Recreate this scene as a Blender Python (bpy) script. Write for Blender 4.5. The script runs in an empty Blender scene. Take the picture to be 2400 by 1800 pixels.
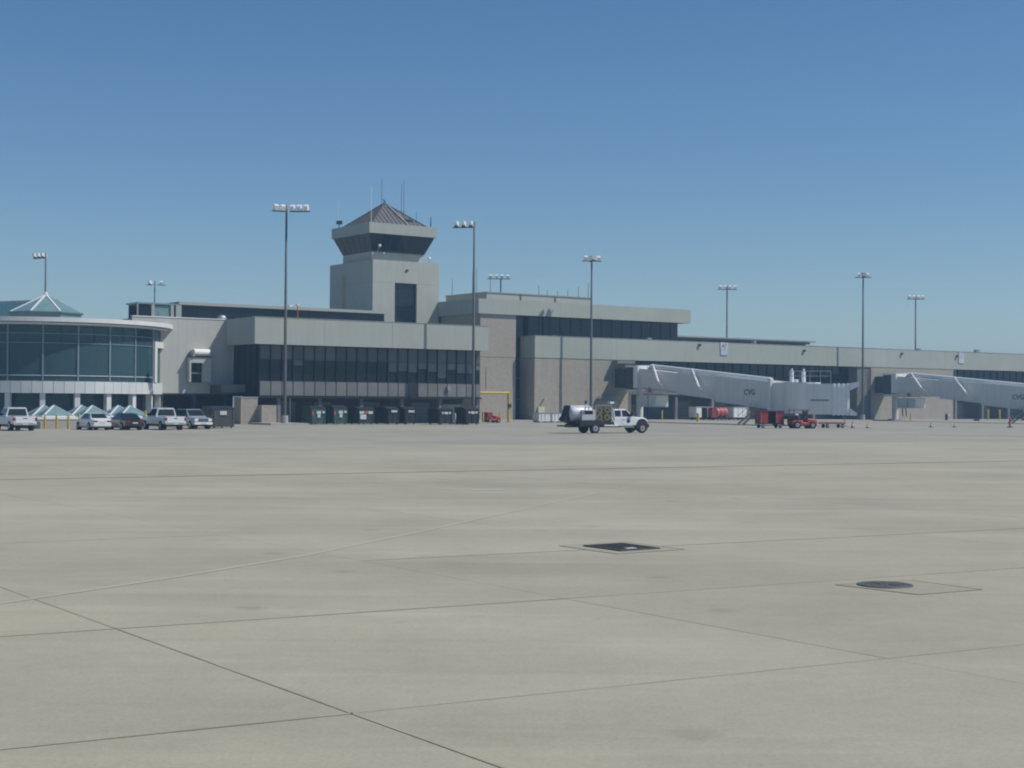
import bpy, math, random
from mathutils import Vector, Matrix
random.seed(7)
SC = bpy.context.scene
COL = SC.collection
R = math.radians

# ------------------------------------------------------------------ camera
cam_d = bpy.data.cameras.new('camera'); cam = bpy.data.objects.new('camera', cam_d); COL.objects.link(cam)
cam_d.sensor_width = 36.0; cam_d.lens = 36.0 * 3500 / 2400
cam_d.clip_start = 0.1; cam_d.clip_end = 6000
cam.location = (0, 0, 2.65)
cam.rotation_mode = 'QUATERNION'
PITCH, ROLL = math.atan(42 / 3500), math.atan(0.007)
cam.rotation_quaternion = (Matrix.Rotation(R(90) + PITCH, 3, 'X') @ Matrix.Rotation(ROLL, 3, 'Z')).to_quaternion()
SC.camera = cam

# ------------------------------------------------------------------ sky and sun
SUN_EL = R(53); SUN_AZ = math.atan2(-0.088, 0.996)          # math angle from +X
w = bpy.data.worlds.new('World'); SC.world = w; w.use_nodes = True
nt = w.node_tree; nt.nodes.clear()
sky = nt.nodes.new('ShaderNodeTexSky'); sky.sky_type = 'NISHITA'; sky.sun_disc = False
sky.sun_elevation = SUN_EL; sky.sun_rotation = R(90) - SUN_AZ
sky.altitude = 270; sky.air_density = 1.0; sky.dust_density = 0.1; sky.ozone_density = 4.0
bg = nt.nodes.new('ShaderNodeBackground'); bg.inputs['Strength'].default_value = 0.086
out = nt.nodes.new('ShaderNodeOutputWorld')
hs = nt.nodes.new('ShaderNodeHueSaturation'); hs.inputs['Saturation'].default_value = 1.18; hs.inputs['Hue'].default_value = 0.502
nt.links.new(sky.outputs[0], hs.inputs['Color']); nt.links.new(hs.outputs[0], bg.inputs[0]); nt.links.new(bg.outputs[0], out.inputs[0])
sun_d = bpy.data.lights.new('sun', 'SUN'); sun_d.energy = 4.0; sun_d.angle = R(0.5); sun_d.color = (1.0, 0.97, 0.91)
sun = bpy.data.objects.new('sun', sun_d); COL.objects.link(sun)
sdir = Vector((math.cos(SUN_AZ) * math.cos(SUN_EL), math.sin(SUN_AZ) * math.cos(SUN_EL), math.sin(SUN_EL)))
sun.rotation_euler = (-sdir).to_track_quat('-Z', 'Y').to_euler(); sun.location = sdir * 200
SC.view_settings.view_transform = 'Standard'; SC.view_settings.look = 'None'
SC.view_settings.exposure = 0.0; SC.view_settings.gamma = 1.0; SC.view_settings.use_curve_mapping = False
SC.render.engine = 'CYCLES'
SC.cycles.use_denoising = True
SC.cycles.max_bounces = 6; SC.cycles.transparent_max_bounces = 12; SC.cycles.volume_bounces = 0
SC.cycles.pixel_filter_type = 'BLACKMAN_HARRIS'; SC.cycles.filter_width = 2.0

# ------------------------------------------------------------------ frames of reference
# building grid: u runs along the concourse (right and away), v runs through it (left and away)
ANG = R(35); CA, SA = math.cos(ANG), math.sin(ANG)
def W(u, v, z=0.0): return (CA * u - SA * v, SA * u + CA * v, z)

# ------------------------------------------------------------------ materials
MATS = {}
def mat(name, col, col2=None, scale=1.0, rough=0.7, metal=0.0, bump=0.0, bscale=20.0, streak=0.0,
        ribs=0.0, ribscale=3.0, spec=0.5, coat=0.0, space='OBJECT', rnd=0.0, detail=4.0, emit=None):
    if name in MATS: return MATS[name]
    m = bpy.data.materials.new(name); m.use_nodes = True; n = m.node_tree; n.nodes.clear()
    L = n.links.new
    o = n.nodes.new('ShaderNodeOutputMaterial'); p = n.nodes.new('ShaderNodeBsdfPrincipled')
    L(p.outputs[0], o.inputs[0])
    p.inputs['Roughness'].default_value = rough; p.inputs['Metallic'].default_value = metal
    p.inputs['Specular IOR Level'].default_value = spec; p.inputs['Coat Weight'].default_value = coat
    p.inputs['Base Color'].default_value = (*col, 1)
    if space == 'OBJECT':
        vec = n.nodes.new('ShaderNodeTexCoord').outputs['Object']
    else:
        vec = n.nodes.new('ShaderNodeNewGeometry').outputs['Position']
    c = None
    if col2 is None: col2 = tuple(x * 0.82 for x in col)
    nz = n.nodes.new('ShaderNodeTexNoise'); nz.inputs['Scale'].default_value = scale; nz.inputs['Detail'].default_value = detail
    nz.inputs['Roughness'].default_value = 0.6
    L(vec, nz.inputs['Vector'])
    rp = n.nodes.new('ShaderNodeValToRGB'); rp.color_ramp.elements[0].position = 0.3; rp.color_ramp.elements[1].position = 0.7
    rp.color_ramp.elements[0].color = (*col2, 1); rp.color_ramp.elements[1].color = (*col, 1)
    L(nz.outputs['Fac'], rp.inputs[0]); c = rp.outputs[0]
    if streak > 0:
        mp = n.nodes.new('ShaderNodeMapping'); mp.inputs['Scale'].default_value = (1.6, 1.6, 0.12)
        L(vec, mp.inputs[0])
        ns = n.nodes.new('ShaderNodeTexNoise'); ns.inputs['Scale'].default_value = 1.3; ns.inputs['Detail'].default_value = 5
        L(mp.outputs[0], ns.inputs['Vector'])
        r2 = n.nodes.new('ShaderNodeValToRGB'); r2.color_ramp.elements[0].position = 0.38; r2.color_ramp.elements[1].position = 0.62
        k = 1 - streak
        r2.color_ramp.elements[0].color = (k, k * 0.99, k * 0.97, 1); r2.color_ramp.elements[1].color = (1, 1, 1, 1)
        L(ns.outputs['Fac'], r2.inputs[0])
        mx = n.nodes.new('ShaderNodeMix'); mx.data_type = 'RGBA'; mx.blend_type = 'MULTIPLY'; mx.inputs[0].default_value = 1
        L(c, mx.inputs[6]); L(r2.outputs[0], mx.inputs[7]); c = mx.outputs[2]
    if rnd > 0:
        oi = n.nodes.new('ShaderNodeObjectInfo'); mr = n.nodes.new('ShaderNodeMapRange')
        mr.inputs[3].default_value = 1 - rnd; mr.inputs[4].default_value = 1 + rnd
        L(oi.outputs['Random'], mr.inputs[0])
        mx = n.nodes.new('ShaderNodeMix'); mx.data_type = 'RGBA'; mx.blend_type = 'MULTIPLY'; mx.inputs[0].default_value = 1
        L(c, mx.inputs[6]); L(mr.outputs[0], mx.inputs[7]); c = mx.outputs[2]
    L(c, p.inputs['Base Color'])
    h = None
    if bump > 0:
        nb = n.nodes.new('ShaderNodeTexNoise'); nb.inputs['Scale'].default_value = bscale; nb.inputs['Detail'].default_value = 3
        L(vec, nb.inputs['Vector'])
        bp = n.nodes.new('ShaderNodeBump'); bp.inputs['Strength'].default_value = bump; bp.inputs['Distance'].default_value = 0.02
        L(nb.outputs['Fac'], bp.inputs['Height']); h = bp
    if ribs > 0:
        wv = n.nodes.new('ShaderNodeTexWave'); wv.bands_direction = 'X'; wv.inputs['Scale'].default_value = ribscale
        L(vec, wv.inputs['Vector'])
        bp = n.nodes.new('ShaderNodeBump'); bp.inputs['Strength'].default_value = ribs; bp.inputs['Distance'].default_value = 0.02
        L(wv.outputs['Fac'], bp.inputs['Height'])
        if h: L(h.outputs[0], bp.inputs['Normal'])
        h = bp
    if h: L(h.outputs[0], p.inputs['Normal'])
    if emit:
        p.inputs['Emission Color'].default_value = (*emit[0], 1); p.inputs['Emission Strength'].default_value = emit[1]
    MATS[name] = m; return m

def clear_glass(name, tint, mixf):
    m = bpy.data.materials.new(name); m.use_nodes = True; n = m.node_tree; n.nodes.clear(); L = n.links.new
    o = n.nodes.new('ShaderNodeOutputMaterial'); p = n.nodes.new('ShaderNodeBsdfPrincipled'); t = n.nodes.new('ShaderNodeBsdfTransparent')
    x = n.nodes.new('ShaderNodeMixShader'); x.inputs[0].default_value = mixf
    p.inputs['Base Color'].default_value = (*tint, 1); p.inputs['Roughness'].default_value = 0.06
    t.inputs['Color'].default_value = (0.55, 0.78, 0.76, 1)
    L(t.outputs[0], x.inputs[1]); L(p.outputs[0], x.inputs[2]); L(x.outputs[0], o.inputs[0])
    MATS[name] = m; return m

M_FASC = mat('fascia_panel_coat', (0.39, 0.41, 0.36), (0.365, 0.385, 0.338), 0.35, 0.75, streak=0.035, ribs=0.08, ribscale=2.2, bump=0.08)
M_WALL = mat('white_wall_panel', (0.50, 0.50, 0.455), (0.475, 0.475, 0.435), 0.4, 0.7, streak=0.03, ribs=0.08, ribscale=2.5)
M_TOWER = mat('tower_concrete', (0.445, 0.455, 0.395), (0.41, 0.42, 0.365), 0.5, 0.8, streak=0.05, bump=0.15)
M_STONE = mat('exposed_aggregate', (0.40, 0.36, 0.30), (0.33, 0.295, 0.245), 2.5, 0.9, streak=0.06, bump=0.5, bscale=9)
M_SPAN = mat('spandrel_grey', (0.20, 0.195, 0.18), (0.16, 0.155, 0.145), 0.8, 0.6, rnd=0.08)
M_DGLASS = mat('dark_glass', (0.006, 0.009, 0.014), (0.012, 0.015, 0.02), 0.4, 0.06, spec=0.35, rnd=0.4)
M_UPANEL = mat('dark_tinted_panel', (0.105, 0.103, 0.094), (0.08, 0.079, 0.074), 0.7, 0.25, rnd=0.3)
M_BLIND = mat('blind_behind_glass', (0.17, 0.175, 0.17), (0.13, 0.135, 0.135), 2.0, 0.2, rnd=0.2)
M_MULL = mat('dark_mullion', (0.02, 0.02, 0.022), None, 3, 0.45)
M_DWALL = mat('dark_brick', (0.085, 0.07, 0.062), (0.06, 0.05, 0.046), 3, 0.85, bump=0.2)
M_ROOFM = mat('roof_membrane', (0.30, 0.29, 0.27), None, 0.6, 0.9)
M_METROOF = mat('brown_metal_roof', (0.125, 0.112, 0.107), (0.105, 0.096, 0.092), 1.2, 0.55, streak=0.1)
M_WHITE = mat('white_paint', (0.82, 0.82, 0.79), (0.77, 0.77, 0.74), 1.0, 0.45)
M_PWHITE = mat('white_metal_panel', (0.66, 0.67, 0.66), (0.60, 0.61, 0.60), 0.8, 0.4, rnd=0.05)
M_RIMW = mat('white_rim', (0.72, 0.71, 0.68), (0.66, 0.65, 0.62), 0.6, 0.5)
M_TGLASS = clear_glass('teal_glass', (0.06, 0.115, 0.14), 0.60)
M_SGLASS = mat('skylight_glass', (0.20, 0.31, 0.31), (0.15, 0.25, 0.255), 0.8, 0.12, spec=0.6)
M_TMULL = mat('teal_mullion', (0.22, 0.31, 0.32), None, 2, 0.4)
M_INT = mat('interior_dark', (0.085, 0.10, 0.11), (0.03, 0.036, 0.042), 0.35, 0.8)
M_STEEL = mat('galvanised_steel', (0.42, 0.42, 0.41), (0.34, 0.34, 0.335), 1.5, 0.45, metal=0.5)
M_POLE = mat('weathered_pole_steel', (0.14, 0.14, 0.138), (0.105, 0.105, 0.105), 0.8, 0.6, metal=0.3)
M_LAMP = mat('aluminium_lamp', (0.86, 0.86, 0.84), (0.8, 0.8, 0.78), 3, 0.35, metal=0.15)
M_LAMPD = mat('lamp_underside', (0.05, 0.055, 0.06), None, 3, 0.4)
M_CONC = mat('kerb_concrete', (0.42, 0.405, 0.365), (0.36, 0.345, 0.31), 1.2, 0.9, bump=0.2)
M_YEL = mat('yellow_paint', (0.58, 0.42, 0.06), (0.48, 0.34, 0.05), 3, 0.55)
M_CREAM = mat('cream_paint', (0.62, 0.59, 0.46), None, 3, 0.6)
M_RED = mat('red_paint', (0.42, 0.035, 0.032), (0.34, 0.03, 0.028), 2, 0.5)
M_REDD = mat('dark_red_paint', (0.26, 0.03, 0.03), (0.2, 0.025, 0.025), 2, 0.6)
M_ORG = mat('orange_plastic', (0.55, 0.13, 0.03), None, 2, 0.5)
M_GREEN = mat('green_container_paint', (0.035, 0.085, 0.07), (0.025, 0.06, 0.05), 1.4, 0.55)
M_BLK = mat('black_container_paint', (0.016, 0.017, 0.02), (0.024, 0.024, 0.027), 1.4, 0.5)
M_LBL = mat('white_label', (0.62, 0.63, 0.60), (0.5, 0.5, 0.48), 8, 0.6)
M_LBLR = mat('red_label', (0.45, 0.12, 0.10), None, 8, 0.6)
M_JET = mat('jet_bridge_grey', (0.76, 0.76, 0.72), (0.70, 0.70, 0.665), 0.5, 0.5, ribs=0.25, ribscale=3.3, streak=0.06)
M_JETD = mat('dark_curtain', (0.05, 0.055, 0.06), (0.035, 0.038, 0.042), 2, 0.7)
M_ACC = mat('pale_canopy_fabric', (0.80, 0.80, 0.80), (0.74, 0.74, 0.74), 2, 0.8)
M_TYRE = mat('tyre_rubber', (0.018, 0.018, 0.019), None, 6, 0.85)
M_RIM = mat('wheel_rim_metal', (0.55, 0.55, 0.55), None, 6, 0.3, metal=0.8)
M_CARW = mat('white_car_paint', (0.72, 0.73, 0.73), (0.68, 0.69, 0.69), 1.5, 0.3, coat=0.6)
M_CARS = mat('silver_car_paint', (0.44, 0.46, 0.48), (0.40, 0.42, 0.44), 1.5, 0.32, metal=0.3, coat=0.5)
M_CARB = mat('black_car_paint', (0.012, 0.013, 0.016), None, 1.5, 0.2, coat=0.8)
M_CGLASS = mat('car_glass', (0.014, 0.018, 0.022), (0.02, 0.024, 0.028), 1, 0.05, spec=0.7)
M_DARK = mat('black_plastic', (0.02, 0.02, 0.021), None, 4, 0.6)
M_TAIL = mat('red_tail_lens', (0.30, 0.02, 0.02), None, 4, 0.2)
M_CHROME = mat('chrome', (0.75, 0.75, 0.75), None, 4, 0.12, metal=1.0)
M_TANK = mat('brushed_steel_tank', (0.58, 0.59, 0.60), (0.48, 0.49, 0.51), 2, 0.5, metal=0.2)
M_TANKD = mat('dull_steel_cabinet', (0.55, 0.555, 0.555), (0.46, 0.465, 0.47), 2, 0.5, metal=0.1)
M_BRASS = mat('olive_hose_reel', (0.19, 0.155, 0.075), (0.13, 0.11, 0.06), 5, 0.5, metal=0.2)
M_BLUEL = mat('blue_lettering', (0.06, 0.10, 0.32), None, 8, 0.6)
M_PBLUE = mat('pale_blue_panel', (0.48, 0.55, 0.68), None, 8, 0.6)
M_CVG = mat('dark_lettering', (0.045, 0.05, 0.055), None, 8, 0.6)
M_IRON = mat('cast_iron', (0.12, 0.12, 0.115), (0.085, 0.084, 0.08), 8, 0.7, metal=0.3)
M_PAINTL = mat('worn_white_line', (0.66, 0.65, 0.60), (0.42, 0.41, 0.37), 3, 0.8, space='WORLD')
M_TRACK = mat('pale_scuff', (0.425, 0.393, 0.30), (0.375, 0.349, 0.268), 0.7, 0.9, space='WORLD')
M_HAIR = mat('collar_seam', (0.33, 0.312, 0.235), (0.20, 0.19, 0.15), 2.5, 0.9, space='WORLD')
M_SEAL = mat('joint_sealant', (0.375, 0.348, 0.268), (0.21, 0.196, 0.153), 0.55, 0.9, space='WORLD')

def ground_mat(name, base, dark, light, rnd=0.0, joints=False):
    m = bpy.data.materials.new(name); m.use_nodes = True; n = m.node_tree; n.nodes.clear(); L = n.links.new
    o = n.nodes.new('ShaderNodeOutputMaterial'); p = n.nodes.new('ShaderNodeBsdfPrincipled'); L(p.outputs[0], o.inputs[0])
    p.inputs['Roughness'].default_value = 0.9; p.inputs['Specular IOR Level'].default_value = 0.25
    pos = n.nodes.new('ShaderNodeNewGeometry').outputs['Position']
    mp = n.nodes.new('ShaderNodeMapping'); mp.inputs['Rotation'].default_value = (0, 0, R(-12)); mp.inputs['Scale'].default_value = (0.045, 0.16, 1)
    L(pos, mp.inputs[0])
    def noise(v, s, d=5, r=0.6):
        q = n.nodes.new('ShaderNodeTexNoise'); q.inputs['Scale'].default_value = s; q.inputs['Detail'].default_value = d; q.inputs['Roughness'].default_value = r
        L(v, q.inputs['Vector']); return q.outputs['Fac']
    def ramp(fac, a, b, ca, cb):
        q = n.nodes.new('ShaderNodeValToRGB'); e = q.color_ramp.elements; e[0].position = a; e[1].position = b
        e[0].color = (*ca, 1); e[1].color = (*cb, 1); L(fac, q.inputs[0]); return q.outputs[0]
    def mul(a, b):
        q = n.nodes.new('ShaderNodeMix'); q.data_type = 'RGBA'; q.blend_type = 'MULTIPLY'; q.inputs[0].default_value = 1
        L(a, q.inputs[6]); L(b, q.inputs[7]); return q.outputs[2]
    c = ramp(noise(mp.outputs[0], 1.0, 6), 0.35, 0.66, dark, base)          # long drifts of dirt
    mp2 = n.nodes.new('ShaderNodeMapping'); mp2.inputs['Rotation'].default_value = (0, 0, R(-24)); mp2.inputs['Scale'].default_value = (0.10, 0.9, 1)
    L(pos, mp2.inputs[0])
    q = n.nodes.new('ShaderNodeMix'); q.data_type = 'RGBA'
    L(ramp(noise(mp2.outputs[0], 0.8, 4), 0.55, 0.75, (0, 0, 0), (0.55, 0.55, 0.55)), q.inputs[0]); L(c, q.inputs[6])
    q.inputs[7].default_value = (*light, 1); c = q.outputs[2]                 # paler wiped streaks
    c = mul(c, ramp(noise(pos, 0.35, 6, 0.7), 0.3, 0.7, (0.93, 0.93, 0.93), (1.03, 1.03, 1.02)))
    c = mul(c, ramp(noise(pos, 22, 4, 0.75), 0.3, 0.7, (0.88, 0.88, 0.88), (1.08, 1.08, 1.08)))
    c = mul(c, ramp(noise(pos, 4.5, 4, 0.7), 0.3, 0.7, (0.955, 0.955, 0.955), (1.03, 1.03, 1.03)))
    c = mul(c, ramp(noise(pos, 1.7, 2, 0.5), 0.70, 0.80, (1, 1, 1), (0.90, 0.90, 0.89)))   # drips
    c = mul(c, ramp(noise(pos, 0.09, 5, 0.65), 0.36, 0.62, (0.93, 0.925, 0.915), (1.03, 1.03, 1.03)))   # broad mottling
    vo = n.nodes.new('ShaderNodeTexVoronoi'); vo.inputs['Scale'].default_value = 0.55; vo.inputs['Randomness'].default_value = 1.0
    wp = n.nodes.new('ShaderNodeTexNoise'); wp.inputs['Scale'].default_value = 3.0; L(pos, wp.inputs['Vector'])
    va = n.nodes.new('ShaderNodeMix'); va.data_type = 'VECTOR'; va.inputs[0].default_value = 0.12; L(pos, va.inputs[4]); L(wp.outputs['Color'], va.inputs[5]); L(va.outputs[1], vo.inputs['Vector'])
    c = mul(c, ramp(vo.outputs['Distance'], 0.05, 0.13, (0.86, 0.86, 0.87), (1, 1, 1)))                 # oil spots
    mp3 = n.nodes.new('ShaderNodeMapping'); mp3.inputs['Rotation'].default_value = (0, 0, R(-33)); mp3.inputs['Scale'].default_value = (0.035, 1.1, 1); L(pos, mp3.inputs[0])
    c = mul(c, ramp(noise(mp3.outputs[0], 1.0, 3, 0.5), 0.63, 0.74, (1, 1, 1), (0.93, 0.93, 0.93)))      # rubber drag marks
    if rnd:
        oi = n.nodes.new('ShaderNodeObjectInfo'); mr = n.nodes.new('ShaderNodeMapRange'); mr.inputs[3].default_value = 1 - rnd; mr.inputs[4].default_value = 1 + rnd
        L(oi.outputs['Random'], mr.inputs[0]); c = mul(c, mr.outputs[0])
    L(c, p.inputs['Base Color'])
    b = n.nodes.new('ShaderNodeBump'); b.inputs['Strength'].default_value = 0.25; b.inputs['Distance'].default_value = 0.01
    L(noise(pos, 40, 3), b.inputs['Height']); L(b.outputs[0], p.inputs['Normal'])
    MATS[name] = m; return m
M_SLAB = ground_mat('apron_concrete', (0.415, 0.383, 0.292), (0.345, 0.322, 0.25), (0.475, 0.437, 0.332), rnd=0.03)
M_FAR = ground_mat('apron_concrete_far', (0.415, 0.383, 0.292), (0.345, 0.322, 0.25), (0.475, 0.437, 0.332))
M_SERV = ground_mat('service_lane_concrete', (0.365, 0.342, 0.28), (0.31, 0.293, 0.243), (0.405, 0.378, 0.305))

# ------------------------------------------------------------------ mesh helpers
class MB:
    def __init__(s): s.v = []; s.f = []
    def add(s, vs, fs):
        b = len(s.v); s.v += [tuple(p) for p in vs]; s.f += [tuple(b + i for i in q) for q in fs]; return s
    def box(s, x0, x1, y0, y1, z0, z1):
        return s.add([(x0,y0,z0),(x1,y0,z0),(x1,y1,z0),(x0,y1,z0),(x0,y0,z1),(x1,y0,z1),(x1,y1,z1),(x0,y1,z1)],
                     [(0,3,2,1),(4,5,6,7),(0,1,5,4),(1,2,6,5),(2,3,7,6),(3,0,4,7)])
    def hexa(s, a, b):                                   # two rings of n points -> closed solid
        n = len(a); return s.add(list(a) + list(b), [tuple(range(n-1,-1,-1)), tuple(range(n, 2*n))] + [(i,(i+1)%n,n+(i+1)%n,n+i) for i in range(n)])
    def loft(s, rings, closed=True):
        n = len(rings[0]); vs = [p for r in rings for p in r]; fs = []
        for k in range(len(rings)-1):
            for i in range(n):
                j = (i+1) % n; fs.append((k*n+i, k*n+j, (k+1)*n+j, (k+1)*n+i))
        if closed: fs += [tuple(range(n-1,-1,-1)), tuple(range((len(rings)-1)*n, len(rings)*n))]
        return s.add(vs, fs)
    def tube(s, p, q, r0, r1=None, n=10):
        r1 = r0 if r1 is None else r1; p, q = Vector(p), Vector(q); d = (q-p).normalized()
        a = d.orthogonal().normalized(); b = d.cross(a)
        ring = lambda c, r: [c + r*(math.cos(2*math.pi*i/n)*a + math.sin(2*math.pi*i/n)*b) for i in range(n)]
        return s.loft([ring(p, r0), ring(q, r1)])
    def bar(s, p, q, w_, h_):                            # rectangular bar from p to q, h_ vertical-ish
        p, q = Vector(p), Vector(q); d = (q-p).normalized(); up = Vector((0,0,1))
        if abs(d.z) > 0.95: up = Vector((0,1,0))
        a = d.cross(up).normalized(); b = a.cross(d)
        ring = lambda c: [c + a*w_/2*i + b*h_/2*j for i, j in ((-1,-1),(1,-1),(1,1),(-1,1))]
        return s.loft([ring(p), ring(q)])
    def lathe(s, prof, n=16, a0=0, a1=360, cx=0, cy=0):
        full = abs(a1-a0) >= 359.9; k = n if full else n+1
        for i in range(k):
            t = R(a0 + (a1-a0)*i/n)
            for r, z in prof: s.v.append((cx + r*math.sin(t), cy - r*math.cos(t), z))
        m = len(prof); base = len(s.v) - k*m
        for i in range(n if full else n):
            j = (i+1) % k
            if not full and i == n: break
            for q in range(m-1):
                s.f.append((base+i*m+q, base+j*m+q, base+j*m+q+1, base+i*m+q+1))
        return s
    def ball(s, c, r, n=10, m=6):
        prof = [(r*math.sin(math.pi*i/m)+1e-4, c[2]-r*math.cos(math.pi*i/m)) for i in range(m+1)]
        return s.lathe(prof, n, cx=c[0], cy=c[1])
    def build(s, name, material, parent=None, smooth=False):
        me = bpy.data.meshes.new(name); me.from_pydata(s.v, [], s.f); me.update()
        import bmesh
        bm = bmesh.new(); bm.from_mesh(me); bmesh.ops.recalc_face_normals(bm, faces=bm.faces); bm.to_mesh(me); bm.free()
        me.materials.append(material)
        if smooth:
            for p in me.polygons: p.use_smooth = True
        o = bpy.data.objects.new(name, me); COL.objects.link(o)
        if parent is not None: o.parent = parent
        return o
def bx(name, m, parent, *d): return MB().box(*d).build(name, m, parent)
def tb(name, m, parent, p, q, r0, r1=None, n=10): return MB().tube(p, q, r0, r1, n).build(name, m, parent, smooth=n > 8 and False)
def tag(o, label=None, cat=None, group=None, kind=None):
    for k, v in (('label', label), ('category', cat), ('group', group), ('kind', kind)):
        if v: o[k] = v
    return o
def thing(name, label, cat, loc=(0, 0, 0), rz=0.0, group=None):
    o = bpy.data.objects.new(name, None); COL.objects.link(o); o.location = loc; o.rotation_euler = (0, 0, rz); o.empty_display_size = 0.5
    return tag(o, label, cat, group)
def copy_tree(o, parent=None):
    c = o.copy(); COL.objects.link(c); c.parent = parent
    for ch in list(o.children): copy_tree(ch, c)
    return c
def text(name, s, size, m, parent, loc, rot, ext=0.01, sx=1.0):
    cu = bpy.data.curves.new('t', 'FONT'); cu.body = s; cu.size = size; cu.extrude = ext; cu.align_x = 'CENTER'; cu.align_y = 'CENTER'; cu.resolution_u = 3; cu.offset = 0.012*size
    to = bpy.data.objects.new('t', cu); COL.objects.link(to)
    me = bpy.data.meshes.new_from_object(to.evaluated_get(bpy.context.evaluated_depsgraph_get()))
    bpy.data.objects.remove(to); bpy.data.curves.remove(cu); me.materials.clear(); me.materials.append(m)
    o = bpy.data.objects.new(name, me); COL.objects.link(o); o.parent = parent; o.location = loc; o.rotation_euler = rot; o.scale.x = sx
    return o
class Bld:
    """a building in the u, v grid; parts are given in absolute u, v, z metres"""
    def __init__(s, name, label, cat, u, v):
        s.u, s.v = u, v; s.root = thing(name, label, cat, W(u, v), ANG)
    def box(s, name, m, u0, u1, v0, v1, z0, z1, parent=None): return bx(name, m, parent or s.root, u0-s.u, u1-s.u, v0-s.v, v1-s.v, z0, z1)
    def p(s, u, v, z): return (u-s.u, v-s.v, z)
    def tube(s, name, m, a, b, r, r1=None, parent=None, n=8): return tb(name, m, parent or s.root, s.p(*a), s.p(*b), r, r1, n)

# ================================================================== GROUND
LU, LV, SKEW = 6.0, 5.58, -0.105                          # slab lattice of the apron
def lat(i, j):
    u = 6.18 + LU*i; return u, 11.16 + LV*j + SKEW*(u-6.18)
I0, I1, J0, J1 = -3, 11, -3, 13
apron = bpy.data.objects.new('apron', bpy.data.meshes.new('apron')); COL.objects.link(apron)
B_ = 2500.0
def lw(i, j, z): u, v = lat(i, j); return W(u, v, z)
ring = [lw(I0, J0, 0), lw(I1, J0, 0), lw(I1, J1, 0), lw(I0, J1, 0)]
big = [lw(-300, -300, 0), lw(300, -300, 0), lw(300, 300, 0), lw(-300, 300, 0)]
apron.data.from_pydata(ring + big, [], [(4,5,1,0),(5,6,2,1),(6,7,3,2),(7,4,0,3)]); apron.data.materials.append(M_FAR)
tag(apron, kind='structure')
M_BED = mat('joint_bed_grit', (0.28, 0.26, 0.205), (0.22, 0.205, 0.163), 2.0, 0.95, space='WORLD')
MB().add([lw(I0-.01, J0-.01, -0.03), lw(I1+.01, J0-.01, -0.03), lw(I1+.01, J1+.01, -0.03), lw(I0-.01, J1+.01, -0.03)], [(0,1,2,3)]).build('joint_bed', M_BED, apron)
g = 0.002
def slab_ring(z, k):
    pts = []
    for a, b in ((g, g), (LU-g, g), (LU-g, LV-g), (g, LV-g)):
        a2 = a + (k if a < 1 else -k); b2 = b + (k if b < 1 else -k)
        pts.append(W(a2, b2 + SKEW*a2, z))
    return pts
slab0 = MB().loft([slab_ring(-0.028, 0), slab_ring(-0.003, 0), slab_ring(0.0, 0.003)]).build('slab', M_SLAB, apron)
first = True
for i in range(I0, I1):
    for j in range(J0, J1):
        o = slab0 if first else slab0.copy()
        if not first: COL.objects.link(o)
        first = False; o.parent = apron
        p = lw(i, j, 0); o.location = (p[0], p[1], random.uniform(-0.0015, 0.0015))
# sealed joints: some wide and dark, most of them hairlines
M_TAR = mat('tar_sealed_joint', (0.20, 0.187, 0.15), (0.12, 0.113, 0.095), 0.3, 0.9, space='WORLD')
def seal(u0, v0, u1, v1, wd, m=None):
    MB().bar(W(u0, v0, .0035), W(u1, v1, .0035), wd, .002).build('joint_seal', m or M_SEAL, apron)
for i, wd, j0, j1 in ((0, .026, -2, 6), (4, .008, 5, 8)): seal(*lat(i, j0), *lat(i, j1), wd)
for j, wd, i0, i1 in ((0, .040, -1, 0), (0, .024, 0, 2), (1, .014, -1, 0), (1, .030, 0, 3), (2, .022, 1, 4), (3, .022, -1, 1)): seal(*lat(i0, j), *lat(i1, j), wd)
seal(*lat(-1, 7), *lat(11, 7), .26, M_TAR)
# greyer lane beyond the apron, 4 mm above it
MB().add([W(-400, 130, .004), W(23.5, 81.6, .004), W(54.3, 77.6, .004), W(93.7, 70.5, .004), W(400, 30, .004), W(900, 300, .004), W(-400, 900, .004)], [tuple(range(7))]).build('service_lane', M_SERV)['kind'] = 'structure'

def sheet(name, pts, m, kind='structure'):
    o = MB().add(pts, [tuple(range(len(pts)))]).build(name, m); o['kind'] = kind; return o
def gp(x, y, z): return (x, y, z)
# pale tyre track swinging across the slabs
tr = [(-7.6, 17.6), (-6.6, 19.3), (-5.0, 22.3), (-3.5, 25.6), (-1.9, 30.2), (0.0, 36.0), (1.6, 41.0), (3.6, 46.5)]
mb = MB()
for k in range(len(tr)-1):
    (x0, y0), (x1, y1) = tr[k], tr[k+1]; d = Vector((x1-x0, y1-y0)).normalized(); nx, ny = -d.y*.06, d.x*.06
    mb.add([(x0-nx, y0-ny, .005), (x0+nx, y0+ny, .005), (x1+nx, y1+ny, .005), (x1-nx, y1-ny, .005)], [(0,1,2,3)])
mb.build('tyre_track', M_TRACK)['kind'] = 'structure'
for (x0, y0), (x1, y1), wd in (((15.6, 108.0), (18.0, 107.2), .35), ((1.0, 95.0), (5.2, 97.0), .18), ((28.2, 111), (30.0, 111.3), .3), ((36, 103), (39.5, 104.5), .3), ((-1.2, 44.6), (-.2, 45.0), .2)):
    d = Vector((x1-x0, y1-y0)).normalized(); nx, ny = -d.y*wd/2, d.x*wd/2
    sheet('painted_line', [(x0-nx,y0-ny,.008),(x0+nx,y0+ny,.008),(x1+nx,y1+ny,.008),(x1-nx,y1-ny,.008)], M_PAINTL)
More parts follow.
